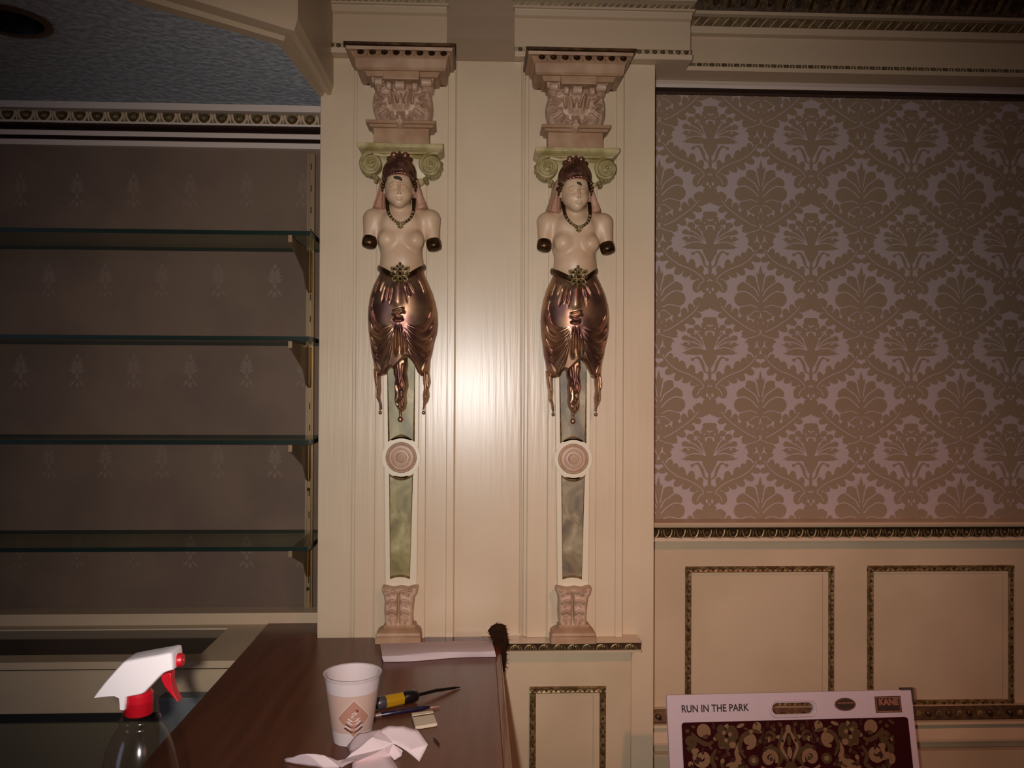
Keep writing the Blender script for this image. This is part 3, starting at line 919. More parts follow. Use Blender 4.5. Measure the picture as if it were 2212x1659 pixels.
mb = MB(); mb.box(-3.2, xg-0.001, yg0+0.001, yg1-0.001, zg0+0.004, ZK-0.003)
g = obj('glass_inset', mb, 'dark_glass', t, smooth=0); g['label'] = 'dark glass panel let into the counter top'
mb = MB(); mb.box(-3.2, XL-0.001, 2.0585, YW-0.001, ZK-0.05, zv(1326, 2.058, 340)+0.0)
struct(obj('baseboard_left', mb, 'cream_trim', bevel=0.002), 'cream base strip along the foot of the alcove wall', 'base strip')
z1442, z1446, z1542, z1562 = Zs(yf+0.012, 120, 1441, 1446, 1542, 1562)
mb = MB()
mb.box(-3.2, xk1, yf, yf+0.03, z1442, ZK-0.0185)
mb.box(-3.2, xk1, yf+0.012, yf+0.04, z1542, z1446)
mb.box(-3.2, xk1, yf+0.018, yf+0.04, z1446, z1442)
obj('fascia', mb, 'cream_flat', t, bevel=0.0015)
mb = MB(); mb.box(-3.2, xk1, yf+0.016, yf+0.05, z1562, z1542)
obj('recess_strip', mb, 'black_gap', t, smooth=0)  # black colour put in for the dark of the drawer gap
mb = MB(); mb.box(-3.2, xk1, yf+0.010, yf+0.05, 0.0, z1562)
obj('cabinet_front', mb, 'cabinet_olive_shaded', t, smooth=0)  # colour darkened to stand in for the weak light down here

# shelf standard
XS = xu(669, 2.11, 900)
zt, zb_ = zv(333, 2.11, 670), zv(1318, 2.11, 670)
t = thing('shelf_standard', 'slotted brass shelf standard upright on the alcove wall beside the pier', 'shelf standard', (XS, YW, zb_))
mb = MB()
for a, b, y in ((-0.0095, -0.005, 2.106), (-0.005, 0.004, 2.110), (0.004, 0.0095, 2.104)):
    mb.box(XS+a, XS+b, y, YW, zb_, zt)
for v in list(range(360, 1300, 47)):
    z = zv(v, 2.11, 670); mb.box(XS-0.0012, XS+0.0012, 2.1094, 2.1105, z-0.008, z+0.008, 1)
obj('channel', mb, ['brass_dull', 'black_gap'], t)
mb = MB(); mb.box(XS+0.0040, XS+0.0072, 2.1025, 2.106, zb_+0.001, zv(500, 2.11, 670))
obj('bright_edge', mb, 'brass', t)
for v in (1057, 1272):
    mb = MB(); z = zv(v, 2.11, 668); mb.lathe([(0.0001, -0.001), (0.0045, -0.001), (0.0045, 0.003)], (XS-0.002, 2.1085, z), 14, 0, (0, 1, 0))
    obj('screw_head', mb, 'black_gap', t)

# shelves on brackets
SH = [(503, 'topmost glass shelf in the alcove, seen from below', 'brass bracket under the topmost glass shelf'),
      (731, 'glass shelf second from the top in the alcove', 'brass bracket under the second glass shelf from the top'),
      (956, 'glass shelf third from the top in the alcove, seen from just above', 'brass bracket under the third glass shelf from the top'),
      (1186, 'lowest glass shelf in the alcove, above the back counter', 'brass bracket under the lowest glass shelf')]
YF = 1.885
xs1 = xu(668, YF, 800)
for i, (v, lab, lab2) in enumerate(SH):
    zt_, zl_ = zv(v-4.5, YF, 600), zv(v+4.5, YF, 600)
    mb = MB(); mb.box(-3.0, xs1, YF, YW-0.002, zl_, zt_, 0)
    mb.m = [0, 0, 1, 1, 1, 1]
    o = obj('glass_shelf', mb, ['shelf_glass', 'green_edge'], smooth=0)
    tag(o, lab, 'shelf', 'glass shelves in the alcove')
    # bracket plate standing out from the wall under the shelf
    zr = zl_-0.0005
    Xb = XS
    t = thing('shelf_bracket', lab2, 'bracket', (Xb, 2.105, zr), 'brackets under the glass shelves')
    ytip = pX(627, v+8, Xb).y
    pts = [(2.103, zr), (ytip, zr), (ytip, zr-0.016), (ytip+0.035, zr-0.024), (ytip+0.15, zr-0.062), (ytip+0.185, zr-0.098), (2.103, zr-0.104)]
    mb = MB(); mb.prism([Vector((Xb-0.0035, y, z)) for y, z in pts], (0.0016, 0, 0))
    obj('plate', mb, 'brass_dull', t, bevel=0.0004)
    mb = MB()
    for dx in (-0.003, 0.0035):
        mb.tube([(Xb+dx, 2.097, zr-0.003), (Xb+dx, 2.097, zr-0.095), (Xb+dx*0.6, 2.1, zr-0.104)], [0.0022, 0.0022, 0.0016], 8)
    obj('hook', mb, 'brass', t)
    mb = MB(); mb.box(Xb-0.0045, Xb+0.0045, ytip-0.002, ytip+0.004, zr-0.0165, zr-0.0002)
    obj('front_lip', mb, 'brass_dull', t, bevel=0.0006)

# ================================================================== CARYATIDS
def P(u, v, q=0.0):                 # q: millimetres proud of the strip behind the figure
    return px(u, v, YB-q/1000.0)
def S(n, q=30.0):                   # photograph pixels to metres at that depth
    return n*(YB-q/1000.0)/FPX
def Pl(pts, q, o=(0, 0), s=1.0):    # crop coordinates to (x, z) pairs
    out = []
    for a, b in pts:
        w = P(o[0]+a/s, o[1]+b/s, q); out.append((w.x, w.z))
    return out
def box_loft(mb, secs, m=0):        # stack of rectangles (v, u0, u1, q) from top to bottom, flat back
    rings = []
    for v, u0, u1, q in secs:
        a, b = P(u0, v, q*0.5), P(u1, v, q*0.5)
        z = P((u0+u1)/2, v, q).z
        rings.append([(a.x, YB+0.004, z), (b.x, YB+0.004, z), (b.x, YB-q/1000.0, z), (a.x, YB-q/1000.0, z)])
    mb.loft(rings, m)

base_l = Vector((P(866, 1382, 20).x, YB, ZB))
car = thing('caryatid', 'armless caryatid standing on the brown bar top, large dark chip on her brow', 'statue', base_l, 'caryatids on the cream pier')

# --- body: head, neck, torso and arm stumps, one surface
lo = P(770, 600, 0); hi = P(965, 350, 0)
sd = SDF((lo.x, YB-0.135, lo.z), (hi.x, YB+0.004, hi.z), 0.0014)
E = lambda u, v, q, rx, ry, rz, k=0.0, sub=False: sd.ell(P(u, v, q), (S(rx, q), ry/1000.0, S(rz, q)), k, sub)
C = lambda a, b, ra, rb, k=0.0, sub=False: sd.cap(P(*a), P(*b), S(ra), S(rb), k, sub)
E(866, 512, 26, 51, 44, 60)                                  # rib cage
E(868, 575, 26, 47, 38, 46, 0.018)                           # waist
E(868, 560, 44, 34, 24, 34, 0.02)                            # belly
C((812, 474, 28), (925, 476, 28), 20, 20, 0.02)              # shoulders
C((806, 474, 28), (799, 513, 35), 22, 14, 0.012)           # arm stumps
C((929, 476, 28), (936, 519, 35), 22, 14, 0.012)
C((836, 458, 26), (858, 446, 34), 12, 14, 0.015)             # trapezius
C((896, 458, 26), (874, 446, 34), 12, 14, 0.015)
C((866, 482, 36), (864, 436, 44), 21, 18, 0.010)             # neck
C((842, 480, 52), (888, 481, 52), 10, 10, 0.02)              # collar
E(837, 517, 56, 20, 20, 20, 0.010)                           # breasts
E(896, 519, 56, 20, 20, 20, 0.010)
E(862, 406, 58, 30.5, 40, 36, 0.006)                         # skull and face
E(862, 424, 66, 25, 32, 22, 0.010)                           # jaw
E(862, 440, 82, 9, 11, 7, 0.016)                             # chin
E(848, 421, 80, 8, 12, 10, 0.010); E(876, 421, 80, 8, 12, 10, 0.010)      # cheeks
E(862, 387, 82, 20, 13, 10, 0.012)                           # forehead
E(850, 402.5, 104, 9, 8, 4.6, 0.006, True); E(874, 402.5, 104, 9, 8, 4.6, 0.006, True)   # eye hollows
E(850, 404, 93.5, 6.2, 4.5, 2.6, 0.0015); E(874, 404, 93.5, 6.2, 4.5, 2.6, 0.0015)   # lowered lids
C((843, 399, 94), (850, 395.5, 97.5), 0.9, 1.1, 0.004); C((850, 395.5, 97.5), (857, 396.5, 98), 1.1, 0.9, 0.004)
C((881, 399, 94), (874, 395.5, 97.5), 0.9, 1.1, 0.004); C((874, 395.5, 97.5), (867, 396.5, 98), 1.1, 0.9, 0.004)
C((862, 396, 98), (862, 416, 107), 2.0, 3.1, 0.004)          # nose
E(858.8, 417.6, 102, 2.2, 3, 2.0, 0.0016); E(865.2, 417.6, 102, 2.2, 3, 2.0, 0.0016)
E(858.5, 427, 98.6, 4.6, 3.2, 1.5, 0.0016); E(865.5, 427, 98.6, 4.6, 3.2, 1.5, 0.0016)       # lips
E(862, 430.6, 98.2, 5.4, 3.4, 1.8, 0.0014)
C((854.5, 428.7, 100.5), (869.5, 428.7, 100.5), 0.5, 0.5, 0.0006, True)
E(830.5, 412, 56, 4, 9, 8, 0.003); E(893.5, 412, 56, 4, 9, 8, 0.003)       # ears
sd.cut_back(YB+0.003)
bp = obj('body', sd.mesh(), 'skin_cream', car, smooth=180)

# bronze cuffs closing the arm stumps
mb = MB()
for (a, b) in (((799.5, 517, 36), (796, 533, 42)), ((936, 523, 36), (939, 539, 42))):
    mb = MB()
    A, B = P(*a), P(*b); ax = (B-A).normalized(); r = S(15.2)
    mb.lathe([(r*0.99, -0.003), (r*1.06, 0.003), (r*1.04, 0.012), (r*0.94, 0.018), (r*0.55, 0.0205), (0.0002, 0.021)], A, 24, 0, ax)
    c_ = obj('arm_cuff', mb, 'dark_bronze', car, smooth=60); c_['label'] = 'dark bronze cap closing the arm stump'

# --- cap, brow band and crest
lo = P(815, 402, 0); hi = P(912, 312, 0)
sd = SDF((lo.x, YB-0.125, lo.z), (hi.x, YB+0.003, hi.z), 0.0012)
E(863, 378, 52, 37, 44, 38)
E(862, 424, 64, 60, 80, 43, 0.003, True)                     # opening for the face
for k in range(13):                                          # beaded band over the brow
    t = -1+k/6.0
    u = 863+36*t; v = 375+15*t*t-2*(1-t*t); q = 96-34*t*t
    E(u, v, q, 4.2, 5, 4.0, 0.002); 
    if k % 2: E(863+32*t, 366+15*t*t, 92-34*t*t, 4, 4, 5, 0.003)
for k in range(7):                                           # leaves pressed on the cap
    t = -1+k/3.0
    E(863+22*t, 352+10*t*t, 88-20*t*t, 4.5, 6, 9, 0.004)
for u, v, r, q in ((863, 327, 9, 52), (851, 335, 8, 56), (876, 336, 8, 56), (842, 344, 7, 56), (885, 346, 7, 56), (863, 341, 10, 70), (863, 331, 4, 64), (854, 342, 4, 76), (872, 342, 4, 76)):
    E(u, v, q, r, 10, r, 0.003)
sd.cut_back(YB+0.002)
obj('cap', sd.mesh(), 'cap_bronze', car, smooth=180)
mb = MB(); c0 = P(859, 384.5, 97)
mb.ell(c0, S(9), 0.004, S(4), 0, 12, 8, rot=-0.2); mb.ell(P(864, 386.5, 98), S(6), 0.003, S(3), 0, 10, 6, rot=-0.6)
chip = obj('paint_chip', mb, 'paint_chip', car, smooth=180); chip['label'] = 'large dark chip in the paint of the brow'

# --- side curls
for sx in (-1, 1):
    mb = MB()
    for k, (du, v, r) in enumerate(((31, 391, 5), (34, 397, 5), (35, 404, 5), (34, 411, 4.5), (33, 388, 4), (36, 400, 4))):
        c = P(862+sx*du, v, 70-4*k)
        mb.ell(c, S(r), 0.007, S(r), 0, 10, 7)
        mb.tube([c+Vector((0.55*S(r)*math.cos(a), -0.006, 0.55*S(r)*math.sin(a))) for a in [k_*0.7 for k_ in range(9)]], 0.0011, 5, 0)
    obj('hair', mb, 'dark_bronze', car, smooth=60)

# --- veil falling to the shoulders
def rnd(w, H, base=0.0):
    def f(X, Z, d):
        t = np.clip(d/w, 0, 1); return base+H*np.sqrt(np.maximum(1-(1-t)**2, 0))
    return f
def veil(pl, folds):
    fl = [Pl(f, 40) for f in folds]
    def h(X, Z, d):
        y = rnd(0.006, 0.046)(X, Z, d)
        for f in fl:
            y = y+0.006*np.exp(-(line_dist(X, Z, f)/0.0028)**2)
        return y
    return relief(Pl(pl, 30), YB, h)
V1 = veil([(829, 376), (820, 388), (817, 405), (812, 425), (806, 440), (803, 452), (820, 456), (838, 462), (840, 440), (838, 410), (838, 385)],
          [[(827, 382), (820, 410), (809, 446)], [(834, 390), (830, 420), (829, 458)]])
V2 = veil([(897, 376), (905, 388), (909, 405), (915, 425), (922, 440), (927, 452), (910, 457), (892, 463), (888, 440), (889, 410), (889, 385)],
          [[(900, 382), (908, 410), (919, 446)], [(893, 390), (897, 420), (899, 458)]])
for V_ in (V1, V2):
    obj('veil', V_, 'veil_pink', car, smooth=180)

# --- necklace
mb = MB()
nk = smooth_line([(836, 429), (837, 446), (839, 459), (847, 472), (857, 480), (865, 483), (875, 480), (886, 472), (892, 459), (894, 446), (895, 431)], 4)
path = []
for i, p in enumerate(nk):
    t = i/(len(nk)-1); q = 52+30*math.sin(PI*t)**0.8
    path.append(P(p[0], p[1], q))
mb.tube(path, [S(4.4-1.6*math.sin(PI*i/(len(path)-1))) for i in range(len(path))], 8)
for i in range(8, len(path)-8, 2):
    mb.ell(path[i]+Vector((0, -0.002, 0)), S(3.2), 0.004, S(3.2), 1, 8, 6)
for du, dv, r in ((0, 3, 4.5), (-7, 0, 3), (7, 0, 3), (0, 9, 2.6), (-4, 7, 2.4), (4, 7, 2.4)):
    mb.ell(P(865+du, 483+dv, 84), S(r), 0.004, S(r), 1, 8, 6)
nkl = obj('necklace', mb, ['dark_bronze', 'gilt_ornament'], car, smooth=60); nkl['label'] = 'dark bronze ribbon necklace with a small gilt pendant'

# --- draped skirt with hanging tails
O2, S2 = (740, 570), 4.608
QS = 42
outl = [(365, 72), (340, 130), (300, 210), (266, 320), (246, 430), (239, 540), (246, 680), (262, 790), (272, 880), (290, 960), (303, 1050), (318, 1085), (345, 1112), (385, 1114),
        (430, 1098), (446, 1058), (468, 1032), (490, 1040), (505, 1050), (560, 1000), (600, 960), (640, 925), (655, 935), (682, 960), (712, 1010), (742, 1080), (775, 1117), (805, 1110),
        (832, 1085), (860, 1050), (866, 960), (886, 880), (905, 780), (931, 690), (943, 590), (938, 480), (920, 380), (890, 280), (850, 190), (815, 110), (800, 52), (720, 92), (650, 150), (590, 178), (520, 160), (440, 110)]
tail_c = [(500, 980), (503, 1050), (505, 1100), (522, 1150), (512, 1210), (520, 1290), (514, 1350), (526, 1410), (552, 1455), (575, 1480), (600, 1470), (630, 1440), (640, 1380), (634, 1300), (655, 1220), (650, 1150), (640, 1080), (652, 1010), (645, 930), (560, 930)]
tail_l = [(300, 1040), (303, 1090), (312, 1180), (330, 1260), (326, 1330), (352, 1380), (362, 1440), (385, 1452), (382, 1400), (368, 1330), (376, 1250), (372, 1170), (374, 1090), (360, 1040)]
tail_r = [(862, 1010), (862, 1090), (874, 1180), (855, 1250), (862, 1320), (848, 1370), (822, 1410), (808, 1450), (796, 1440), (796, 1380), (792, 1310), (803, 1240), (795, 1160), (792, 1080), (820, 1040)]
ridges = [  # (line, width, height in mm)
    ([(425, 165), (395, 240), (372, 305)], 11, 3.4), ([(475, 205), (455, 290), (432, 400)], 10, 3.6), ([(500, 225), (492, 300), (478, 395)], 10, 3.2), ([(640, 205), (665, 280), (690, 350)], 10, 3.4), ([(672, 180), (705, 250), (740, 310)], 11, 3.2),
    ([(385, 140), (345, 230), (318, 320)], 9, 2.4), ([(745, 130), (800, 230), (830, 330)], 9, 2.4), ([(320, 320), (300, 380), (290, 450)], 8, 2.0),
    ([(450, 215), (425, 310), (400, 420)], 9, -2.2), ([(520, 250), (505, 330), (485, 440)], 8, -2.0), ([(625, 240), (650, 330), (665, 420)], 8, -2.2),
    ([(560, 150), (562, 480)], 48, 6.0),
    ([(512, 462), (525, 478), (560, 474), (600, 462), (636, 456)], 11, 5.0), ([(500, 498), (530, 516), (575, 506), (610, 488), (640, 512)], 11, 5.0), ([(525, 548), (570, 540), (620, 546)], 10, 4.0), ([(505, 566), (570, 574), (630, 566)], 9, -9.0),
    ([(282, 370), (296, 480), (322, 590), (372, 660), (420, 655), (515, 612)], 13, 5.2), ([(262, 520), (292, 640), (335, 712), (400, 742), (470, 700), (530, 622)], 13, 5.4), ([(256, 640), (290, 760), (330, 852), (355, 862), (440, 780), (525, 650)], 12, 4.6),
    ([(262, 760), (310, 880), (350, 938), (372, 928), (450, 830), (530, 680)], 12, 4.6), ([(288, 900), (340, 1010), (390, 1070), (440, 960), (500, 800)], 14, 3.6),
    ([(305, 470), (330, 560), (390, 625), (450, 620)], 10, -3.4), ([(282, 580), (320, 680), (390, 706), (460, 665)], 10, -3.6), ([(275, 690), (320, 790), (370, 800), (450, 730)], 10, -3.4), ([(280, 810), (330, 905), (400, 850), (480, 740)], 9, -3.2),
    ([(895, 400), (890, 500), (862, 590), (810, 660), (740, 655), (628, 606)], 13, 5.2), ([(918, 520), (900, 640), (858, 712), (800, 745), (720, 712), (620, 622)], 13, 5.4), ([(925, 630), (892, 760), (850, 842), (815, 852), (720, 780), (622, 650)], 12, 4.6),
    ([(900, 780), (868, 880), (830, 936), (800, 926), (705, 830), (620, 690)], 12, 4.6), ([(870, 900), (820, 1010), (785, 1080), (725, 985), (640, 800)], 14, 3.8),
    ([(870, 480), (848, 570), (800, 628), (730, 630)], 10, -3.4), ([(890, 590), (850, 680), (790, 706), (710, 670)], 10, -3.6), ([(895, 700), (850, 790), (800, 800), (710, 730)], 10, -3.4), ([(885, 820), (840, 905), (770, 855), (680, 740)], 9, -3.2),
    ([(556, 585), (545, 700), (540, 820), (545, 940)], 15, 7.0), ([(582, 585), (595, 700), (600, 830), (606, 930)], 12, 5.5), ([(568, 600), (572, 760), (575, 900)], 8, -4.0), ([(530, 640), (500, 780), (470, 930), (455, 1030)], 10, 3.5), ([(615, 660), (640, 790), (645, 900)], 9, 4.0)]
R_ = [(Pl([tuple(p) for p in smooth_line(l, 5)], QS, O2, S2), w/S2*S(1, QS), h/1000.0) for l, w, h in ridges]
xc = P(866, 680, QS).x
zz = {v: P(866, v, QS).z for v in (580, 640, 690, 760, 812)}
zs = [zz[812], zz[760], zz[690], zz[640], zz[580]]
hw = [S(60, QS), S(68, QS), S(77, QS), S(76, QS), S(47, QS)]
dp = [0.052, 0.062, 0.078, 0.080, 0.066]
cw = np.polyfit(np.array(zs)-zs[2], hw, 4); cd = np.polyfit(np.array(zs)-zs[2], dp, 4)
def skirt_h(X, Z, d):
    w = np.polyval(cw, Z-zs[2]); D_ = np.polyval(cd, Z-zs[2])
    x = np.clip((X-xc)/(w*1.05), -1, 1)
    y = D_*np.sqrt(np.maximum(1-x*x, 0.02))
    e = np.clip(d/0.006, 0, 1)
    y = y*(0.6+0.4*np.sqrt(1-(1-e)**2))
    for l, ww, h in R_:
        y = y+h*line_ridge(X, Z, l, ww)*np.clip(d/0.004, 0, 1)
    return y
def tail(pl, base, H, folds):
    fl = [Pl([tuple(p) for p in smooth_line(f, 4)], 25, O2, S2) for f in folds]
    def h(X, Z, d):
        t = np.clip(d/0.008, 0, 1); y = base+H*np.sqrt(np.maximum(1-(1-t)**2, 0))
        for f in fl:
            y = y+0.005*np.exp(-(line_dist(X, Z, f)/0.0026)**2)
        return y
    return relief(Pl(pl, 25, O2, S2), YB, h, 0.0009)
sk = obj('skirt', relief(Pl(outl, QS, O2, S2), YB, skirt_h, 0.0009), 'copper_bronze', car, smooth=180)
ctail = tail(tail_c, 0.014, 0.030, [[(545, 940), (560, 1050), (575, 1180), (582, 1300), (578, 1450)], [(520, 1160), (530, 1250), (522, 1330), (545, 1420)], [(610, 1010), (600, 1130), (625, 1200), (610, 1300), (622, 1400)], [(560, 1200), (600, 1290), (560, 1370)]])
ltail = tail(tail_l, 0.010, 0.018, [[(340, 1060), (350, 1200), (342, 1300), (372, 1400)], [(318, 1100), (335, 1240), (340, 1330)]])
rtail = tail(tail_r, 0.010, 0.018, [[(815, 1060), (822, 1180), (828, 1300), (806, 1420)], [(850, 1100), (858, 1190), (835, 1330)]])
for T_, knob, r in ((ctail, (575, 1548), 28), (ltail, (374, 1482), 17), (rtail, (806, 1482), 18)):
    tl = obj('drape_tail', T_, 'copper_bronze', car, smooth=180)
    mb = MB(); c = P(O2[0]+knob[0]/S2, O2[1]+knob[1]/S2, 18); rr = S(r/S2, 18)
    mb.ell(c, rr, rr, rr*1.05, 0, 16, 10)
    mb.lathe([(rr*0.35, 0.0), (rr*0.55, 0.004), (rr*0.4, rr*1.2), (rr*0.6, rr*1.5), (rr*0.5, rr*2.4)], c+Vector((0, 0, rr*0.7)), 12)
    obj('tassel_knob', mb, 'copper_bronze', tl, smooth=60)

# --- belt and its ornament
mb = MB()
for w_, o_, m_ in ((6.6, 0, 0), (1.6, -6, 1), (1.6, 6, 1)):
    bl = smooth_line([(818, 580), (832, 587), (848, 596), (866, 603), (884, 596), (901, 586), (917, 578)], 4)
    pth = []
    for i, p in enumerate(bl):
        t = 2*i/(len(bl)-1)-1; pth.append(P(p[0], p[1]+o_, 14+56*math.sqrt(max(0, 1-t*t*0.99))))
    mb.tube(pth, S(w_), 8, m_, flat=0.5)
b_ = obj('belt', mb, ['dark_bronze', 'gilt_trim'], car, smooth=60)
mb = MB()
for du, dv, rx, rz in ((0, -8, 5, 6), (0, 2, 9, 8), (0, 13, 7, 8), (-13, -8, 7, 3.5), (13, -8, 7, 3.5), (-16, 2, 5, 4), (16, 2, 5, 4), (-10, 12, 5, 5), (10, 12, 5, 5), (0, -19, 3.5, 4.5), (-6, -14, 3, 3), (6, -14, 3, 3), (0, 22, 4, 4)):
    mb.ell(P(864+du, 589+dv, 80), S(rx), 0.008, S(rz), 0, 10, 7)
    mb.ell(P(864+du, 589+dv, 86), S(rx*0.45), 0.005, S(rz*0.45), 1, 8, 6)
for sx in (-1, 1):
    mb.tube([P(864+sx*a, 589+b, 82) for a, b in ((6, -3), (13, -13), (20, -12), (19, -5), (14, -4))], S(1.8), 6, 0)
    mb.tube([P(864+sx*a, 589+b, 82) for a, b in ((5, 5), (12, 7), (17, 14), (12, 19), (7, 15))], S(1.8), 6, 0)
orn = obj('buckle', mb, ['gilt_ornament', 'dark_bronze'], b_, smooth=60); orn['label'] = 'scrolled gilt buckle'

# --- ionic capital behind the head
mb = MB()
box_loft(mb, [(309, 777, 958, 78), (317, 777, 959, 78), (322, 782, 954, 73), (329, 790, 947, 62), (332, 790, 947, 60)])
box_loft(mb, [(331, 800, 936, 46), (350, 806, 930, 44), (385, 815, 920, 34), (398, 822, 912, 20)])
cp = obj('capital', mb, 'olive_cream_light', car, bevel=0.0015, smooth=30); cp['label'] = 'yellow green ionic capital'
for cu_, cv_, sx in ((803, 354.5, -1), (931, 357.5, 1)):
    mb = MB(); c = P(cu_, cv_, 56)
    mb.lathe([(S(21), -0.05), (S(21.5), -0.002), (S(20), 0.002), (S(6), 0.002), (0.0002, 0.004)], c, 28, 0, (0, -1, 0))
    # body of the scroll runs back to the wall
    sp = []
    for k in range(64):
        t = k/63.0; a = PI*0.5+sx*t*2*PI*2.1; r = S(22)*(1-t)**0.85+S(2.2)
        sp.append(c+Vector((r*math.cos(a)*(-1 if sx < 0 else 1)*sx*sx, -0.004-0.012*t, r*math.sin(a))))
    mb.tube(sp, [S(4.2)*(1-0.55*k/63.0) for k in range(64)], 7, 0)
    mb.ell(c+Vector((0, -0.017, 0)), S(4.0), 0.005, S(4.0), 0, 10, 7)
    for du, dv, r in ((15, 16, 7), (9, 22, 7), (3, 25, 6), (20, 8, 6), (21, -2, 5), (-6, 25, 6), (-12, 31, 5.5), (-9, 38, 4.5)):
        mb.ell(P(cu_+sx*du, cv_+dv, 34), S(r), 0.016, S(r), 0, 9, 7)
    mb.tube([P(cu_-sx*4, cv_-22, 58), P(cu_-sx*26, cv_-18, 58), P(cu_-sx*44, cv_-20, 58)], S(4), 7, 0)
    obj('volute', mb, 'olive_cream', cp, smooth=50)

# --- tapering shaft with marbled panels and a roundel
YSH = YB-0.010
mb = MB()
a0, a1 = P(826, 750, 10), P(907, 750, 10); b0, b1 = P(832, 1268, 10), P(900.5, 1268, 10)
mb.loft([[(p.x, YB+0.003, p.z), (q.x, YB+0.003, q.z), (q.x, YSH, q.z), (p.x, YSH, p.z)] for p, q in ((a0, a1), (b0, b1))], 0)
obj('shaft', mb, 'shaft_white', car, smooth=0, bevel=0.002)
rc_ = P(867, 988, 10)
def arc(c, r, t0, t1, n=10):
    return [(c[0]+r*math.cos(t0+(t1-t0)*k/n), c[1]-r*math.sin(t0+(t1-t0)*k/n)) for k in range(n+1)]
up = [(836, 764), (897, 764), (896, 955)]+arc((867, 988), 44, math.radians(48), math.radians(132))+[(838, 955)]
lw = [(840.5, 1023)]+arc((867, 988), 44, math.radians(232), math.radians(308))+[(892.5, 1023), (885.5, 1251)]+[(876, 1247.5), (864, 1246.5), (852, 1247.5), (842.5, 1251)]
for pl_ in (up, lw):
    mb = MB(); pts = [P(u, v, 10) for u, v in pl_]
    n = len(pts)
    cen = sum(pts, Vector())/n
    inn = [p+(cen-p).normalized()*0.0035 for p in pts]
    # a sunk frame: rim, bevelled step, panel
    rim = [Vector((p.x, YSH-0.0006, p.z)) for p in pts]; mid = [Vector((p.x, YSH-0.0028, p.z)) for p in inn]
    inn2 = [p+(cen-p).normalized()*0.0062 for p in pts]; low = [Vector((p.x, YSH-0.0008, p.z)) for p in inn2]
    mb.add(rim+mid+low, [(i, (i+1) % n, n+(i+1) % n, n+i) for i in range(n)]+[(n+i, n+(i+1) % n, 2*n+(i+1) % n, 2*n+i) for i in range(n)], 1)
    mb.add(low, [tuple(range(n))], 0)
    mp_ = obj('marble_panel', mb, ['green_marble', 'gilt_trim'], car, smooth=0); mp_['label'] = 'green veined marbled panel'
mb = MB(); r = S(29.5, 10)
prof = [(r*1.12, 0.0), (r*1.08, 0.005), (r, 0.006), (r*0.96, 0.0025), (r*0.86, 0.006), (r*0.70, 0.0065), (r*0.66, 0.002), (r*0.60, 0.002), (r*0.56, 0.006), (r*0.40, 0.0065), (r*0.34, 0.003), (r*0.16, 0.005), (0.0002, 0.007)]
mb.lathe(prof, (rc_.x, YSH, rc_.z), 48, 0, (0, -1, 0))
mb.tube([Vector((rc_.x+r*q*math.cos(a), YSH-0.006, rc_.z+r*q*math.sin(a))) for q, a in [(0.42-0.018*k, k*0.45) for k in range(20)]], 0.0012, 5, 0)
obj('roundel', mb, 'plaster_pink', car, smooth=40)
mb = MB(); mb.lathe([(S(41, 10), 0.0), (S(41, 10), 0.004), (S(33, 10), 0.004), (S(33, 10), 0.0)], (rc_.x, YSH, rc_.z), 56, 0, (0, -1, 0))
obj('roundel_surround', mb, 'shaft_white', car, smooth=30)

# --- acanthus foot and moulded base
def carved(poly, q, o, s, base, H, w, ridges_, name, m, parent, mirror=None, res=0.0009):
    R2 = []
    for l, ww, h in ridges_:
        ls = [l]
        if mirror is not None:
            ls.append([(2*mirror-a, b) for a, b in l])
        for l_ in ls:
            R2.append((Pl([tuple(p) for p in smooth_line(l_, 5)], q, o, s), ww/s*S(1, q), 1.45*h/1000.0))
    def h(X, Z, d):
        t = np.clip(d/w, 0, 1); y = base(X, Z)+H*np.sqrt(np.maximum(1-(1-t)**2, 0))
        for l, ww, hh in R2:
            y = y+hh*line_ridge(X, Z, l, ww)*np.clip(d/0.002, 0, 1)
        return y
    return obj(name, relief(Pl(poly, q, o, s), YB, h, res), m, parent, smooth=180)
O4, S4 = (780, 900), 3.317
foot = [(150, 1222), (175, 1213), (230, 1224), (285, 1216), (340, 1222), (385, 1210), (410, 1222), (404, 1262), (385, 1290), (376, 1360), (370, 1430), (372, 1480), (366, 1502), (182, 1502), (172, 1470), (166, 1390), (170, 1320), (164, 1280), (152, 1255)]
fr = [([(272, 1230), (270, 1490)], 8, -6.0),
      ([(262, 1330), (235, 1305), (200, 1315), (182, 1340)], 8, 5.0), ([(258, 1350), (225, 1340), (200, 1352)], 7, -5), ([(262, 1420), (240, 1385), (210, 1385), (184, 1412)], 8, 5.0), ([(252, 1440), (225, 1412), (196, 1430)], 7, -5),
      ([(255, 1490), (248, 1440), (218, 1420), (200, 1465)], 7, 3.5), ([(262, 1262), (232, 1240), (205, 1256), (185, 1278)], 8, 5.0), ([(245, 1275), (215, 1266), (196, 1290)], 6, -4.5), ([(220, 1430), (222, 1480)], 6, 4), ([(205, 1232), (170, 1235)], 10, 5), ([(215, 1330), (212, 1360)], 5, 4)]
ft = carved(foot, 24, O4, S4, lambda X, Z: 0.026+0*X, 0.010, 0.007, fr, 'acanthus_foot', 'plaster_pink', car, mirror=270)
mb = MB()
zb_off = 1382
box_loft(mb, [(1349, 835, 895, 34), (1354, 829, 900, 38), (1357, 832, 897, 36), (1362, 824, 904, 42), (1368, 816, 908, 48), (1375, 813.5, 910, 50), (1377, 816, 908, 48), (1379, 813, 910.5, 50), (1384, 812.5, 911, 50)])
zmin = min(p[2] for p in mb.v)
mb.v = [(p[0], p[1], max(p[2], ZB+0.0005) if p[2] > zmin+1e-6 else ZB+0.0005) for p in mb.v]
obj('plinth', mb, 'plaster_tan', car, smooth=30, bevel=0.001)

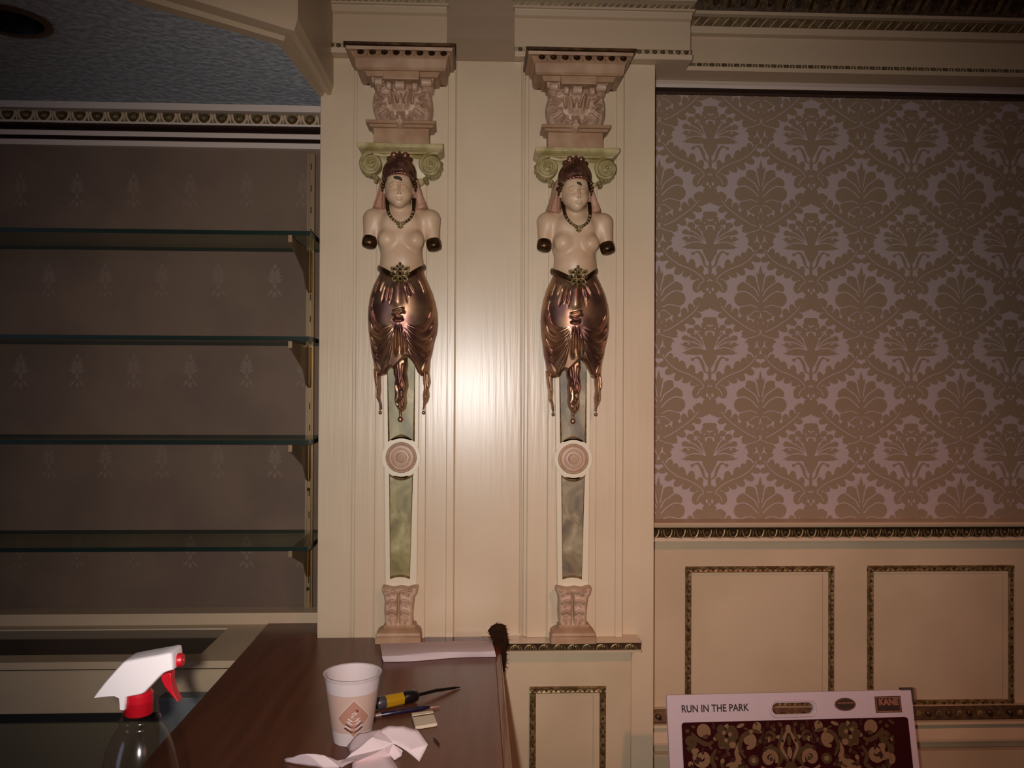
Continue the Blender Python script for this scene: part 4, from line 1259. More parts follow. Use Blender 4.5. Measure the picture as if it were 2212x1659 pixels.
# ------------------------------------------------------------------ scroll corbel above the head
cb_loc = Vector((P(866, 306, 30).x, YB, P(866, 309, 30).z))
cor = thing('scroll_corbel', 'carved acanthus corbel resting on the capital of the left caryatid', 'corbel', cb_loc, 'carved corbels above the caryatids')
mb = MB()
box_loft(mb, [(91.0, 751, 984, 128), (97, 752, 983.5, 127), (100, 755, 981, 124)], 1)
box_loft(mb, [(100, 756, 980, 123), (108, 757, 978.5, 120), (112, 765, 972, 108), (124, 769, 969, 100), (126, 773, 967, 98), (146, 775, 965, 94), (152, 779, 963, 90), (154, 792, 952, 74), (166, 797, 947, 66), (168, 805, 938, 54), (180, 807, 936, 50)], 0)
cs = obj('cornice', mb, ['plaster_tan', 'dark_bronze'], cor, smooth=25, bevel=0.001)
mb = MB()
z_ = P(866, 113, 114).z; x0, x1 = P(766, 113, 112).x, P(971, 113, 112).x
eggs(mb, x0, x1, 8, YB-0.110, z_, 0.0078, 0.0062, 0.011, 1, 0)
obj('egg_moulding', mb, ['plaster_tan', 'dark_bronze'], cs, smooth=40)
mb = MB(); a, b = P(827, 152, 84), P(906, 172, 84)
mb.box(a.x, b.x, YB-0.086, YB-0.03, b.z, a.z)
obj('tablet', mb, 'plaster_tan', cor, smooth=0, bevel=0.002)
mb = MB()
for u0, u1, v, r, q in ((852, 876, 184, 10, 76), (834, 847, 185, 9, 74), (889, 904, 188, 10, 74), (808, 828, 176, 9, 52), (908, 934, 178, 9, 52)):
    a, b = P(u0, v, q), P(u1, v, q)
    mb.lathe([(0.0004, 0.0), (S(r*0.55), 0.0), (S(r), 0.003), (S(r*0.86), (b-a).length*0.5), (S(r), (b-a).length-0.003), (S(r*0.55), (b-a).length), (0.0004, (b-a).length)], a, 16, 0, (1, 0, 0))
obj('scrolls', mb, 'plaster_pink', cor, smooth=40)
O3, S3 = (720, 60), 6.143
bowl = [(530, 700), (1335, 740), (1325, 800), (1285, 850), (1310, 940), (1318, 1020), (1310, 1120), (1285, 1200), (1262, 1250), (1000, 1250), (962, 1300), (930, 1362), (895, 1376), (850, 1350), (820, 1290), (800, 1245), (575, 1235), (545, 1160), (520, 1070), (512, 990), (525, 900), (560, 820), (545, 770)]
br = [([(770, 840), (815, 930), (832, 1040), (838, 1130)], 24, 10), ([(800, 850), (850, 950), (868, 1060)], 14, -10), ([(740, 860), (760, 960), (765, 1060)], 18, -10),
      ([(560, 900), (620, 905), (680, 960), (700, 900)], 22, 7), ([(560, 890), (610, 940), (690, 990)], 14, -9), ([(540, 985), (610, 1010), (690, 1080), (700, 1010)], 20, 7), ([(530, 1020), (600, 1050), (660, 1060)], 14, -9),
      ([(550, 1150), (570, 1100), (620, 1110), (690, 1070)], 20, 7), ([(600, 1200), (690, 1160), (745, 1100)], 34, 10), ([(700, 1230), (760, 1180), (800, 1130)], 16, -9), ([(620, 850), (690, 830), (720, 800)], 26, 7), ([(750, 1180), (790, 1210), (830, 1190)], 18, 8)]
br2 = [([(905, 900), (900, 1130)], 34, 6), ([(880, 900), (890, 1000)], 10, -7), ([(930, 900), (920, 1000)], 10, -7), ([(840, 1140), (895, 1165), (960, 1150)], 14, -9), ([(885, 1170), (895, 1260), (895, 1370)], 55, 16), ([(895, 1280), (895, 1360)], 9, -6), ([(860, 1250), (845, 1310)], 12, 6), ([(925, 1255), (945, 1310)], 12, 6)]
zt0, zt1 = P(866, 175, 40).z, P(866, 264, 40).z
bxc, bw = P(868, 220, 40).x, S(66, 40)
def bowl_base(X, Z):
    t = np.clip((zt0-Z)/(zt0-zt1), 0, 1)
    return (0.034+0.016*np.sin(PI*np.clip(t*0.9+0.05, 0, 1)))*np.sqrt(np.clip(1-0.75*((X-bxc)/bw)**2, 0.05, 1))
def both(rs, m):
    out = list(rs)
    for l, w, h in rs:
        out.append(([(2*m-a, b) for a, b in l], w, h))
    return out
carved(bowl, 40, O3, S3, bowl_base, 0.012, 0.008, both(br, 908)+br2, 'acanthus_bowl', 'plaster_pink', cor)
mb = MB()
box_loft(mb, [(259, 793, 942, 62), (266, 793.5, 942, 62), (268, 799, 939, 56), (275, 802, 936, 52), (277, 808, 929, 46), (279, 809, 928, 45), (309.3, 809, 928, 45)])
obj('plinth_block', mb, 'plaster_tan', cor, smooth=25, bevel=0.001)

# ------------------------------------------------------------------ the second pair
DX = P(1239, 845, 20).x-P(866, 845, 20).x
car2 = copy_tree(car); car2.location = base_l+Vector((DX, 0, -0.003))
car2['label'] = 'armless caryatid standing on the gilt-edged ledge, small chip on her brow'
for ch in list(car2.children):
    n_ = ch.name.split('.')[0]
    if n_ == 'paint_chip':
        ch.scale = (0.62, 1, 0.8)
        c_ = c0-base_l
        ch.location = (c_.x*(1-0.62)+0.004, 0, c_.z*(1-0.8)-0.003)
        ch['label'] = 'small dark chip in the paint of the brow'
    if n_ == 'marble_panel':
        ch.data = ch.data.copy(); ch.data.materials[0] = MATS['grey_marble']; ch['label'] = 'grey brown veined marbled panel'
cor2 = copy_tree(cor); cor2.location = cb_loc+Vector((DX, 0, -0.003))
cor2['label'] = 'carved acanthus corbel resting on the capital of the right caryatid'

# ================================================================== BAR
xb0, xb1 = -0.505, xu(1085, 1.75, 1425)*1.0
xb1 = pz(1085, 1425, ZB).x
bar = thing('bar_counter', 'glossy brown wooden bar top running out from the pier, cluttered with small things', 'bar counter', ((xb0+xb1)/2, 1.2, 0.0))
yb1 = pz(640, 1343, ZB).y
TH = 0.038
yb0 = YA-0.001
mb = MB(); mb.box(xb0, xb1-0.013, 0.62, yb0, ZB-TH, ZB)
o = obj('top', mb, 'bar_wood', bar, smooth=0, bevel=0.002)
mb = MB(); mb.box(xb0, XL-0.001, yb0+0.0004, yb1, ZB-TH, ZB)
tag(obj('counter_leaf', mb, 'bar_wood', smooth=0), 'short brown leaf between the bar end and the alcove wall, left of the pier', 'counter leaf')
mb = MB()
prof = [(0.0, 0.0), (0.008, -0.002), (0.0125, -0.008), (0.014, -0.018), (0.0125, -0.029), (0.008, -0.036), (0.0, -0.038)]
mb.loft([[(xb1-0.0129+a, y, ZB+h) for a, h in prof] for y in (0.62, YA-0.04)], 0)
e = obj('bullnose', mb, 'bar_edge', bar, smooth=60); e['label'] = 'reddish rounded front edge of the bar top'
mb = MB(); mb.box(xb0+0.05, xb1-0.16, 0.66, 1.70, 0.0, ZB-TH)
obj('body', mb, 'dark_wood', bar, smooth=0, bevel=0.002)

# blue grey panel standing against the back counter
YBN = yf-0.036
b0 = px(344, 1507, YBN)
x0, x1 = b0.x, xb0-0.003
bt = thing('loose_panel', 'blue grey panel standing against the back counter, between spray bottle and bar', 'panel', ((x0+x1)/2, YBN+0.016, 0.0))
mb = MB(); mb.box(x0, x1, YBN, YBN+0.030, 0.0, b0.z-0.012)
obj('board', mb, 'bin_grey', bt, smooth=0, bevel=0.002)
mb = MB(); mb.box(x0-0.002, x1, YBN-0.003, YBN+0.033, b0.z-0.012, b0.z)
obj('edge_cap', mb, 'bin_grey', bt, smooth=0, bevel=0.002)

# ================================================================== SPRAY BOTTLE
YS = 0.93
o5, s5 = (180, 1390), 6.168
def B5(a, b, Y=YS):
    return px(o5[0]+a/s5, o5[1]+b/s5, Y)
bc = px(303, 1560, YS)
sb = thing('spray_bottle', 'clear plastic spray bottle with white and red trigger head', 'spray bottle', (bc.x, YS, ZB))
# bottle, lathe with soft shoulders
mb = MB()
zn = px(303, 1541, YS).z
prof = [(0.0005, 0.0006), (0.040, 0.0006), (0.0445, 0.006), (0.0455, 0.02), (0.0455, 0.09), (0.0440, 0.115), (0.040, zn-ZB-0.062), (0.0345, zn-ZB-0.038), (0.0285, zn-ZB-0.022), (0.0225, zn-ZB-0.013), (0.0205, zn-ZB-0.010), (0.0218, zn-ZB-0.006), (0.0205, zn-ZB-0.003), (0.0185, zn-ZB-0.002), (0.0185, zn-ZB+0.016)]
mb.lathe(prof, (bc.x, YS, ZB), 48)
o = obj('bottle', mb, 'clear_plastic', sb, smooth=60); o['label'] = 'clear plastic bottle'
mb = MB()
cc = px(299, 1537, YS)
zc0, zc1 = cc.z-0.002, px(299, 1497, YS).z
ring = []
n = 60
for r, z in ((0.0130, zc0), (0.0142, zc0), (0.0148, zc0+0.002), (0.0148, zc1), (0.012, zc1+0.004), (0.0005, zc1+0.004)):
    ring.append([(cc.x+0.0005+(r+(0.0003 if k % 2 and r > 0.0145 else 0))*math.cos(2*PI*k/n), YS+(r+(0.0003 if k % 2 and r > 0.0145 else 0))*math.sin(2*PI*k/n), z) for k in range(n)])
mb.loft(ring)
obj('collar', mb, 'sprayer_red', sb, smooth=30)
head = [(145, 722), (170, 672), (205, 625), (300, 505), (440, 345), (535, 245), (565, 226), (610, 214), (800, 178), (1000, 143), (1165, 113), (1195, 128), (1204, 180), (1212, 300), (1208, 345), (1150, 362), (1085, 388), (1050, 418), (980, 490), (840, 640), (790, 668), (680, 690), (586, 708), (574, 860), (560, 884), (525, 890), (492, 878), (486, 800), (478, 725), (430, 704), (360, 706), (250, 714), (180, 728)]
mb = MB()
sec = []
pts = [Vector((q.x, YS, q.z)) for q in (B5(a, b, YS-0.0125) for a, b in head)]
cen = sum(pts, Vector())/len(pts)
for dy, k in ((-0.0162, 0.93), (-0.0150, 0.98), (-0.0125, 1.0), (0.0125, 1.0), (0.0150, 0.98), (0.0162, 0.93)):
    # rounded shoulders: shrink the outline a little towards both sides
    ring = []
    m_ = len(pts)
    for i in range(m_):
        a, b, c = pts[i-1], pts[i], pts[(i+1) % m_]
        t1 = (b-a).normalized(); t2 = (c-b).normalized(); t = (t1+t2)
        t = t.normalized() if t.length > 1e-6 else t1
        nrm = Vector((-t.z, 0, t.x)); nrm = nrm if nrm.dot(b-cen) < 0 else -nrm; ring.append(b+nrm*((1-k)*0.022)+Vector((0, dy, 0)))
    sec.append(ring)
mb.loft(sec)
obj('sprayer_head', mb, 'sprayer_white', sb, smooth=40)
mb = MB(); a = B5(1205, 225); r = S(1)*0+0.0072
ax = (B5(1300, 218)-B5(1205, 225)).normalized()
nl = (B5(1332, 220)-a).length
mb.lathe([(0.0005, -0.001), (r, -0.001), (r*1.02, 0.002), (r*1.0, nl-0.002), (r*0.85, nl), (0.003, nl), (0.0025, nl-0.004), (0.0004, nl-0.004)], a, 24, 0, ax)
obj('nozzle', mb, 'sprayer_red', sb, smooth=35)
mb = MB()
trig = [(1060, 412), (1090, 388), (1150, 364), (1198, 372), (1196, 470), (1215, 580), (1245, 660), (1290, 735), (1300, 752), (1278, 752), (1225, 690), (1160, 610), (1110, 545), (1075, 480)]
pts = [B5(a, b) for a, b in trig]
mb.prism([p+Vector((0, -0.0065, 0)) for p in pts], (0, 0.013, 0))
obj('trigger', mb, 'sprayer_red', sb, bevel=0.0012, smooth=30)
mb = MB(); mb.tube([(bc.x, YS, zn+0.01), (bc.x+0.002, YS, zn-0.1), (bc.x+0.012, YS+0.01, ZB+0.012)], 0.0024, 8)
obj('dip_tube', mb, 'clear_plastic', sb, smooth=60)

# ================================================================== CUP
cb = pz(761, 1597, ZB)
cup = thing('foam_cup', 'white foam cup printed with a tan band and a diamond emblem', 'cup', (cb.x, cb.y, ZB))
zr_ = px(758, 1452, cb.y).z
h = zr_-ZB; rb, rt = 0.0300, 0.0455
def rad(t): return rb+(rt-rb)*t
nU, nV = 72, 44
mb = MB()
rings = []
for j in range(nV+1):
    t = j/nV; r = rad(t)
    if t > 0.965: r += 0.0016
    rings.append([(cb.x+r*math.cos(2*PI*k/nU), cb.y+r*math.sin(2*PI*k/nU), ZB+0.0004+h*t) for k in range(nU)])
for r_, z_ in ((rt+0.0010, 1.003), (rt-0.0008, 1.003), (rt-0.0022, 0.995), (rad(0.5)-0.0028, 0.5), (rad(0.06)-0.0028, 0.05), (0.0005, 0.05)):
    rings.append([(cb.x+r_*math.cos(2*PI*k/nU), cb.y+r_*math.sin(2*PI*k/nU), ZB+h*z_) for k in range(nU)])
mb.loft(rings, 0, cap=False)
mb.add(rings[0], [tuple(range(nU))], 0)
obj('cup_wall', mb, 'foam_white', cup, smooth=40)
# printing wrapped on the wall: band and diamond
ang0 = math.atan2(-cb.y, -cb.x)         # side turned to the camera
def wrap(a, t, lift=0.0003):            # a: arc length, t: height fraction
    r = rad(t)+lift; th = ang0+a/0.038
    return Vector((cb.x+r*math.cos(th), cb.y+r*math.sin(th), ZB+h*t))
mb = MB()
def patch(fa, t0, t1, m, lift, nt=24, na=20):
    g = [[None]*(na+1) for _ in range(nt+1)]
    for j in range(nt+1):
        t = t0+(t1-t0)*j/nt; a0, a1 = fa(t)
        for i in range(na+1):
            g[j][i] = wrap(a0+(a1-a0)*i/na, t, lift)
    vs = [p for r in g for p in r]
    mb.add(vs, [(j*(na+1)+i, j*(na+1)+i+1, (j+1)*(na+1)+i+1, (j+1)*(na+1)+i) for j in range(nt) for i in range(na)], m)
patch(lambda t: (-0.119, 0.119), 0.20, 0.77, 0, 0.0003, 8, 90)
aC = 0.002
def dia(hw, tc, ht):
    return lambda t: (aC-hw*max(0.0, 1-abs(t-tc)/ht), aC+hw*max(0.0, 1-abs(t-tc)/ht))
tc, ht = 0.43, 0.29
patch(dia(0.0285, tc, ht), tc-ht, tc+ht, 3, 0.0005, 40, 14)
patch(dia(0.0270, tc, ht*0.95), tc-ht*0.95, tc+ht*0.95, 1, 0.0007, 40, 14)
# rising curls and curved bowls inside the diamond
def curve2(pts, w, m, lift):
    ribbon2(mb, smooth_line(pts, 5), w, lambda a, b: wrap(a, b, lift), m)
for k, (wd, tt, col) in enumerate(((0.0085, 0.405, 3), (0.0105, 0.365, 3), (0.0130, 0.325, 2), (0.0140, 0.300, 3), (0.0150, 0.265, 2))):
    curve2([(aC-wd, tt+0.035), (aC-wd*0.5, tt-0.005-0.01*k*0.3), (aC, tt-0.018-0.006*k), (aC+wd*0.5, tt-0.005-0.01*k*0.3), (aC+wd, tt+0.035)], 0.0042 if k != 2 else 0.003, col, 0.0009+0.0001*k)
curve2([(aC-0.003, 0.50), (aC+0.002, 0.53), (aC+0.004, 0.505), (aC-0.001, 0.48), (aC-0.003, 0.455), (aC+0.003, 0.44)], 0.0028, 3, 0.0011)
curve2([(aC+0.002, 0.575), (aC+0.006, 0.555), (aC+0.004, 0.53)], 0.0022, 2, 0.0012)
pr_ = obj('printed_band', mb, ['print_tan', 'print_rust', 'print_dark', 'print_white'], cup, smooth=60); pr_['label'] = 'tan printed band with a rust diamond emblem of stacked curves'

# ================================================================== PAPERS AND SMALL THINGS
def sheet(name, polys, mats_='paper_white', label='', cat='paper', sub=0, cuts=4):
    """creased paper: polygons of (u, v, height above the bar)"""
    import bmesh
    bm = bmesh.new()
    cache = {}
    for pl_ in polys:
        vs = []
        for u, v, hh in pl_:
            k = (u, v, hh)
            if k not in cache:
                cache[k] = bm.verts.new(pz(u, v, ZB+hh))
            vs.append(cache[k])
        try:
            bm.faces.new(vs)
        except ValueError:
            pass
    bmesh.ops.triangulate(bm, faces=bm.faces)
    bmesh.ops.subdivide_edges(bm, edges=bm.edges, cuts=cuts, use_grid_fill=True)
    for v in bm.verts:
        n_ = math.sin(v.co.x*190+v.co.y*120)*math.sin(v.co.y*160-v.co.x*70)
        v.co.z += 0.0007*n_
        v.co.z = max(v.co.z, ZB+0.0008)
    me = bpy.data.meshes.new(name); bm.to_mesh(me); bm.free()
    me.materials.append(MATS[mats_])
    me.polygons.foreach_set('use_smooth', [True]*len(me.polygons)); me.set_sharp_from_angle(angle=math.radians(28))
    o = bpy.data.objects.new(name, me); COL.objects.link(o)
    md = o.modifiers.new('thick', 'SOLIDIFY'); md.thickness = 0.0006; md.offset = 1
    return tag(o, label, cat)
# folded paper lying along the foot of the pier
mb = MB()
sec = []
for k in range(13):
    t = k/12
    a = pz(821+240*t, 1391-6.5*t-1.5*math.sin(PI*t), ZB+0.003); m_ = pz(825+244*t, 1418-12*t-1.5*math.sin(PI*t)+1.2*math.sin(9*t), ZB+0.013); f_ = pz(829+243*t, 1430-12*t+1.5*math.sin(7*t), ZB+0.0008)
    b = Vector((m_.x, m_.y+0.01, ZB+0.0008)); b2 = Vector((a.x, a.y, ZB+0.0008))
    sec.append([a, (a+m_)/2+Vector((0, 0, 0.0015)), m_+Vector((0, 0.004, 0.0008)), m_, (m_+f_)/2+Vector((0, -0.001, 0)), f_, b, b2])
mb.loft(sec)
tag(obj('folded_paper', mb, 'paper_white', smooth=50), 'long folded strip of white paper lying on the bar at the foot of the pier', 'paper')

O6, S6 = (680, 1420), 6.9125
def q6(a, b, hh):
    return (round(O6[0]+a/S6, 2), round(O6[1]+b/S6, 2), hh)
A = q6(490, 1325, 0.006); B_ = q6(560, 1235, 0.020); C_ = q6(640, 1150, 0.026); D_ = q6(825, 1108, 0.032); E_ = q6(960, 1080, 0.036); F_ = q6(1090, 1032, 0.040); G_ = q6(1330, 1030, 0.040)
H_2 = q6(1530, 1070, 0.036); I_ = q6(1690, 1300, 0.024); J_ = q6(1560, 1562, 0.002); K_ = q6(1380, 1400, 0.018); L_ = q6(1180, 1290, 0.024); M_ = q6(1030, 1365, 0.020); N_ = q6(480, 1500, 0.012); O_ = q6(525, 1420, 0.014); P_ = q6(860, 1200, 0.034)
Q_ = q6(560, 1580, 0.004); R2_ = q6(1110, 1450, 0.007); S2_ = q6(1270, 1700, 0.002); T2_ = q6(560, 1720, 0.002)
U_ = q6(1170, 1290, 0.020); W_ = q6(1315, 1400, 0.014); X_ = q6(1295, 1480, 0.003); Y_ = q6(1190, 1535, 0.001)
V0 = q6(590, 1540, 0.016); V1_ = q6(470, 1600, 0.010)
napkin = [(A, O_, C_, B_), (O_, N_, P_, C_), (C_, P_, D_), (P_, E_, D_), (P_, L_, G_, F_, E_), (N_, M_, L_, P_), (L_, K_, I_, H_2, G_), (K_, J_, I_), (N_, V0, M_), (V0, Q_, R2_, M_), (Q_, T2_, S2_, R2_), (M_, R2_, Y_, U_), (U_, Y_, X_, W_)]
a1 = q6(470, 1482, 0.013); a2 = q6(330, 1535, 0.012); a3 = q6(130, 1452, 0.022); a4 = q6(-120, 1440, 0.024); a5 = q6(-270, 1470, 0.016); a6 = q6(-465, 1512, 0.002); a7 = q6(-440, 1560, 0.001); a8 = q6(-180, 1610, 0.003); a9 = q6(150, 1655, 0.004); b1_ = q6(400, 1650, 0.003); b2_ = q6(600, 1545, 0.010); b3_ = q6(350, 1600, 0.010)
napkin += [(N_, V0, b3_, a2), (V0, b2_, b1_, b3_), (a2, b3_, b1_, a9, a3), (a3, a9, a8, a4), (a4, a8, a7, a5), (a5, a7, a6)]
sheet('crumpled_napkin', napkin, 'napkin_white', label='crumpled white paper napkin lying in front of the foam cup', cat='napkin')

# screwdriver behind the cup
ph, pe = pz(813, 1520, ZB+0.012), pz(903, 1501, ZB+0.012)
ax = (pe-ph).normalized(); c = ph
sdv = thing('screwdriver', 'screwdriver with yellow and black handle lying behind the foam cup', 'screwdriver', (ph.x, ph.y, ZB))
L = (pe-ph).length
mb = MB(); mb.lathe([(0.0004, -0.004), (0.007, -0.003), (0.0108, 0.001), (0.0116, 0.008), (0.0114, 0.016)], c, 20, 0, ax)
obj('end_cap', mb, 'grey_cap', sdv, smooth=50)
mb = MB()
n = 24; rings = []
for r, hh in ((0.0112, 0.0155), (0.0112, 0.02), (0.0114, L*0.3), (0.0108, L*0.5), (0.0108, L*0.62)):
    a = ax.orthogonal().normalized(); b = ax.cross(a)
    rings.append([c+ax*hh+(r*(1+0.06*math.cos(6*2*PI*k/n)))*(math.cos(2*PI*k/n)*a+math.sin(2*PI*k/n)*b) for k in range(n)])
mb.loft(rings)
hnd = obj('handle', mb, 'yellow_handle', sdv, smooth=60); hnd['label'] = 'yellow translucent grip'
mb = MB(); mb.lathe([(0.0106, L*0.62), (0.0122, L*0.68), (0.0122, L*0.84), (0.0105, L*0.95), (0.006, L), (0.0004, L+0.001)], c, 20, 0, ax)
obj('ferrule', mb, 'black_plastic', sdv, smooth=50)
mb = MB()
t1 = pz(940, 1491.5, ZB+0.009); t2 = pz(994, 1484, ZB+0.002)
mb.tube([c+ax*(L*0.97), t1, t1+(t2-t1)*0.75, t2], [0.0034, 0.0034, 0.0028, 0.0008], 10)
obj('shank', mb, 'steel_dark', sdv, smooth=60)

# blue pen
p0, p1, p2 = pz(803, 1547.5, ZB+0.0046), pz(822, 1544, ZB+0.0046), pz(928, 1527, ZB+0.0046)
pen = thing('pen', 'dark blue pen with silver end lying beside the screwdriver', 'pen', (p0.x, p0.y, ZB))
ax = (p2-p1).normalized(); Lp = (p2-p1).length
mb = MB(); mb.lathe([(0.0034, 0.0), (0.0042, 0.001), (0.0044, Lp*0.4), (0.0042, Lp*0.85), (0.0030, Lp*0.97), (0.0022, Lp), (0.0004, Lp+0.001)], p1, 16, 0, ax)
obj('barrel', mb, 'navy_plastic', pen, smooth=50)
mb = MB(); l0 = (p1-p0).length; mb.lathe([(0.0004, -0.001), (0.0022, 0.0), (0.0033, 0.003), (0.0038, l0*0.5), (0.0040, l0+0.0008)], p0, 16, 0, ax)
obj('silver_tip', mb, 'silver_metal', pen, smooth=50)
mb = MB(); mb.lathe([(0.0022, 0.0), (0.0018, 0.006), (0.0006, 0.018), (0.0001, 0.019)], p1+ax*(Lp+0.0004)+Vector((0, 0, -0.0016)), 12, 0, ax)
obj('point', mb, 'print_rust', pen, smooth=60)

# small cream packet
c1, c2, c3, c4 = [pz(u, v, ZB+0.006) for u, v in ((889, 1542), (935, 1536), (945, 1562), (897, 1570))]
pk = thing('paper_packet', 'small folded cream packet with a dark line beside the pen', 'packet', ((c1.x+c3.x)/2, (c1.y+c3.y)/2, ZB))
mb = MB(); mb.prism([p+Vector((0, 0, -0.0056)) for p in (c1, c2, c3, c4)], (0, 0, 0.0056))
obj('cover', mb, 'packet_cream', pk, smooth=0, bevel=0.0015)
mb = MB()
l1, l2, l3, l4 = [c1+(c2-c1)*a+(c4-c1)*b for a, b in ((0.02, 0.21), (0.99, 0.19), (0.99, 0.26), (0.02, 0.28))]
mb.prism([p+Vector((0, 0, 0.0001)) for p in (l1, l2, l3, l4)], (0, 0, 0.0004))
obj('line', mb, 'packet_line', pk, smooth=0)
mb = MB()
l1, l2, l3, l4 = [c1+(c2-c1)*a+(c4-c1)*b for a, b in ((0.0, 0.0), (1.0, 0.0), (1.0, 0.18), (0.0, 0.2))]
mb.prism([p+Vector((0, 0, 0.0001)) for p in (l1, l2, l3, l4)], (0, 0, 0.0016))
obj('flap', mb, 'packet_cream', pk, smooth=0, bevel=0.0006)

# splinter
a, b = pz(936, 1594, ZB+0.0022), pz(950, 1609, ZB+0.0018)
mb = MB(); mb.tube([a, a+(b-a)*0.3+Vector((0.0006, 0, 0)), a+(b-a)*0.75, b], [0.0008, 0.0016, 0.0018, 0.0008], 7)
tag(obj('splinter', mb, 'splinter', smooth=60), 'small dark splinter lying alone on the bar right of the napkin', 'splinter')

# dark shaggy scrap over the bar's back corner
YF_ = 1.885
out = [(1054, 1364), (1062, 1354), (1072, 1348.5), (1083, 1349), (1091, 1353), (1094, 1362), (1096, 1376), (1099, 1388), (1095, 1402), (1093, 1418), (1093, 1434), (1090, 1450), (1084, 1454), (1079, 1449), (1076, 1434), (1073, 1420), (1070, 1404), (1066, 1390), (1060, 1374)]
pl_ = [(px(u, v, YF_).x, px(u, v, YF_).z) for u, v in out]
rs = np.random.RandomState(4)
def fur_h(X, Z, d):
    t = np.clip(d/0.010, 0, 1)
    return 0.004+0.022*np.sqrt(np.maximum(1-(1-t)**2, 0))+0.0022*np.sin(X*900+Z*200)*np.sin(Z*520)+0.0015*np.sin(X*1700-Z*340)
V, Q = relief(pl_, 1.893, fur_h, 0.0012)
mbf = MB(); mbf.add([tuple(p) for p in V], [tuple(q) for q in Q])
# flat back so the scrap has thickness
n = len(pl_); mbf.add([(x, 1.893, z) for x, z in pl_], [tuple(range(n))])
pa = np.array(pl_)
for k in range(420):
    i = rs.randint(len(V)); p = Vector(V[i])
    d = Vector((rs.normal(0.3, 0.6), rs.normal(-0.25, 0.4), rs.normal(-0.5, 0.6))).normalized()
    l = 0.004+0.006*rs.rand()
    mbf.tube([p, p+d*l*0.6+Vector((0, 0, 0.0005)), p+d*l+Vector((0, 0, -0.0015))], [0.0005, 0.0004, 0.0001], 3)
tag(obj('shaggy_scrap', mbf, 'fur_dark', smooth=60), 'dark brown shaggy scrap hanging at the back corner of the bar', 'scrap')

# ================================================================== CARPET SAMPLE BOARD
TL = px(1440, 1502, 1.775); TR = px(1968, 1490, 1.80)
ex = (TR-TL); BW = ex.length; ex.normalize()
dn = Vector((0.012, -0.21, -0.977)).normalized(); dn = (dn-ex*dn.dot(ex)).normalized()
nb = ex.cross(dn).normalized()
if nb.y > 0:
    nb = -nb
def bf(a, b, lift=0.0):             # board coordinates: a along the top edge, b downwards
    return TL+ex*a+dn*b+nb*lift
def bpx(u, v):
    p = pplane(u, v, TL, nb)-TL
    return p.dot(ex), p.dot(dn)
BH = (TL.z-0.001)/(-dn.z)-0.012
base = bf(BW/2, BH)
sg = thing('carpet_sample', 'white carpet sample board with handle slot leaning against the panelled dado', 'sample board', (base.x, base.y, 0.0))
def rrect(a0, a1, b0, b1, r, n=6):
    pts = []
    for (ca, cb_, t0) in ((a1-r, b0+r, -PI/2), (a1-r, b1-r, 0), (a0+r, b1-r, PI/2), (a0+r, b0+r, PI)):
        for k in range(n+1):
            t = t0+PI/2*k/n; pts.append((ca+r*math.cos(t), cb_+r*math.sin(t)))
    return pts
s0, s1 = bpx(1668, 1532), bpx(1757, 1529)
st, sbm = bpx(1712, 1518), bpx(1712, 1543)
mb = MB()
slot = rrect(s0[0], s1[0], st[1], sbm[1], (sbm[1]-st[1])*0.48)
plate(rrect(0, BW, 0, BH, 0.004), [slot], lambda a, b: bf(a, b), -nb*0.008, mb)
obj('board', mb, 'board_white', sg, smooth=30)
mb = MB()                          # raised rim moulded round the slot
for k in range(1):
    path = [bf(a, b, 0.0004) for a, b in rrect(s0[0]-0.004, s1[0]+0.004, st[1]-0.004, sbm[1]+0.004, (sbm[1]-st[1])*0.5)]
    mb.tube(path+[path[0]], 0.0024, 8)
obj('slot_rim', mb, 'board_white', sg, smooth=60)
def on(lift):
    return lambda a, b: bf(a, b, lift)
# lettering
def letters(name, txt, u, v, size, width, m_, bold, lift=0.0006):
    mb = MB(); c = bpx(u, v)
    text_mesh(txt, size, lambda a, b: bf(c[0]+a, c[1]-b, lift), mb, 0, bold, width)
    return obj(name, mb, m_, sg, smooth=0)
k_ = 1.79/FPX
letters('lettering', 'RUN IN THE PARK', 1544.5, 1530.5, 0.0208, 149*k_, 'ink', 0.0004)
# oval badge
oc = bpx(1825.5, 1521.5)
mb = MB()
mb.poly2([(oc[0]+24*k_*math.cos(2*PI*i/40), oc[1]+13.6*k_*math.sin(2*PI*i/40)) for i in range(40)], on(0.0006), 0)
mb.poly2([(oc[0]+22.5*k_*math.cos(2*PI*i/40), oc[1]+12.3*k_*math.sin(2*PI*i/40)) for i in range(40)], on(0.0009), 2)
mb.poly2([(oc[0]+21.5*k_*math.cos(2*PI*i/40), oc[1]+11.5*k_*math.sin(2*PI*i/40)) for i in range(40)], on(0.0012), 0)
for i in range(12):
    x = oc[0]+(-17+3*i)*k_; mb.poly2([(x, oc[1]-4.4*k_), (x+2.1*k_, oc[1]-4.4*k_), (x+2.1*k_, oc[1]-1.6*k_), (x, oc[1]-1.6*k_)], on(0.0015), 2)
for i in range(7):
    x = oc[0]+(-10+3*i)*k_; mb.poly2([(x, oc[1]+2.4*k_), (x+1.8*k_, oc[1]+2.4*k_), (x+1.8*k_, oc[1]+4.2*k_), (x, oc[1]+4.2*k_)], on(0.0015), 1)
obj('oval_badge', mb, ['logo_dark', 'ink', 'logo_rust'], sg, smooth=0)
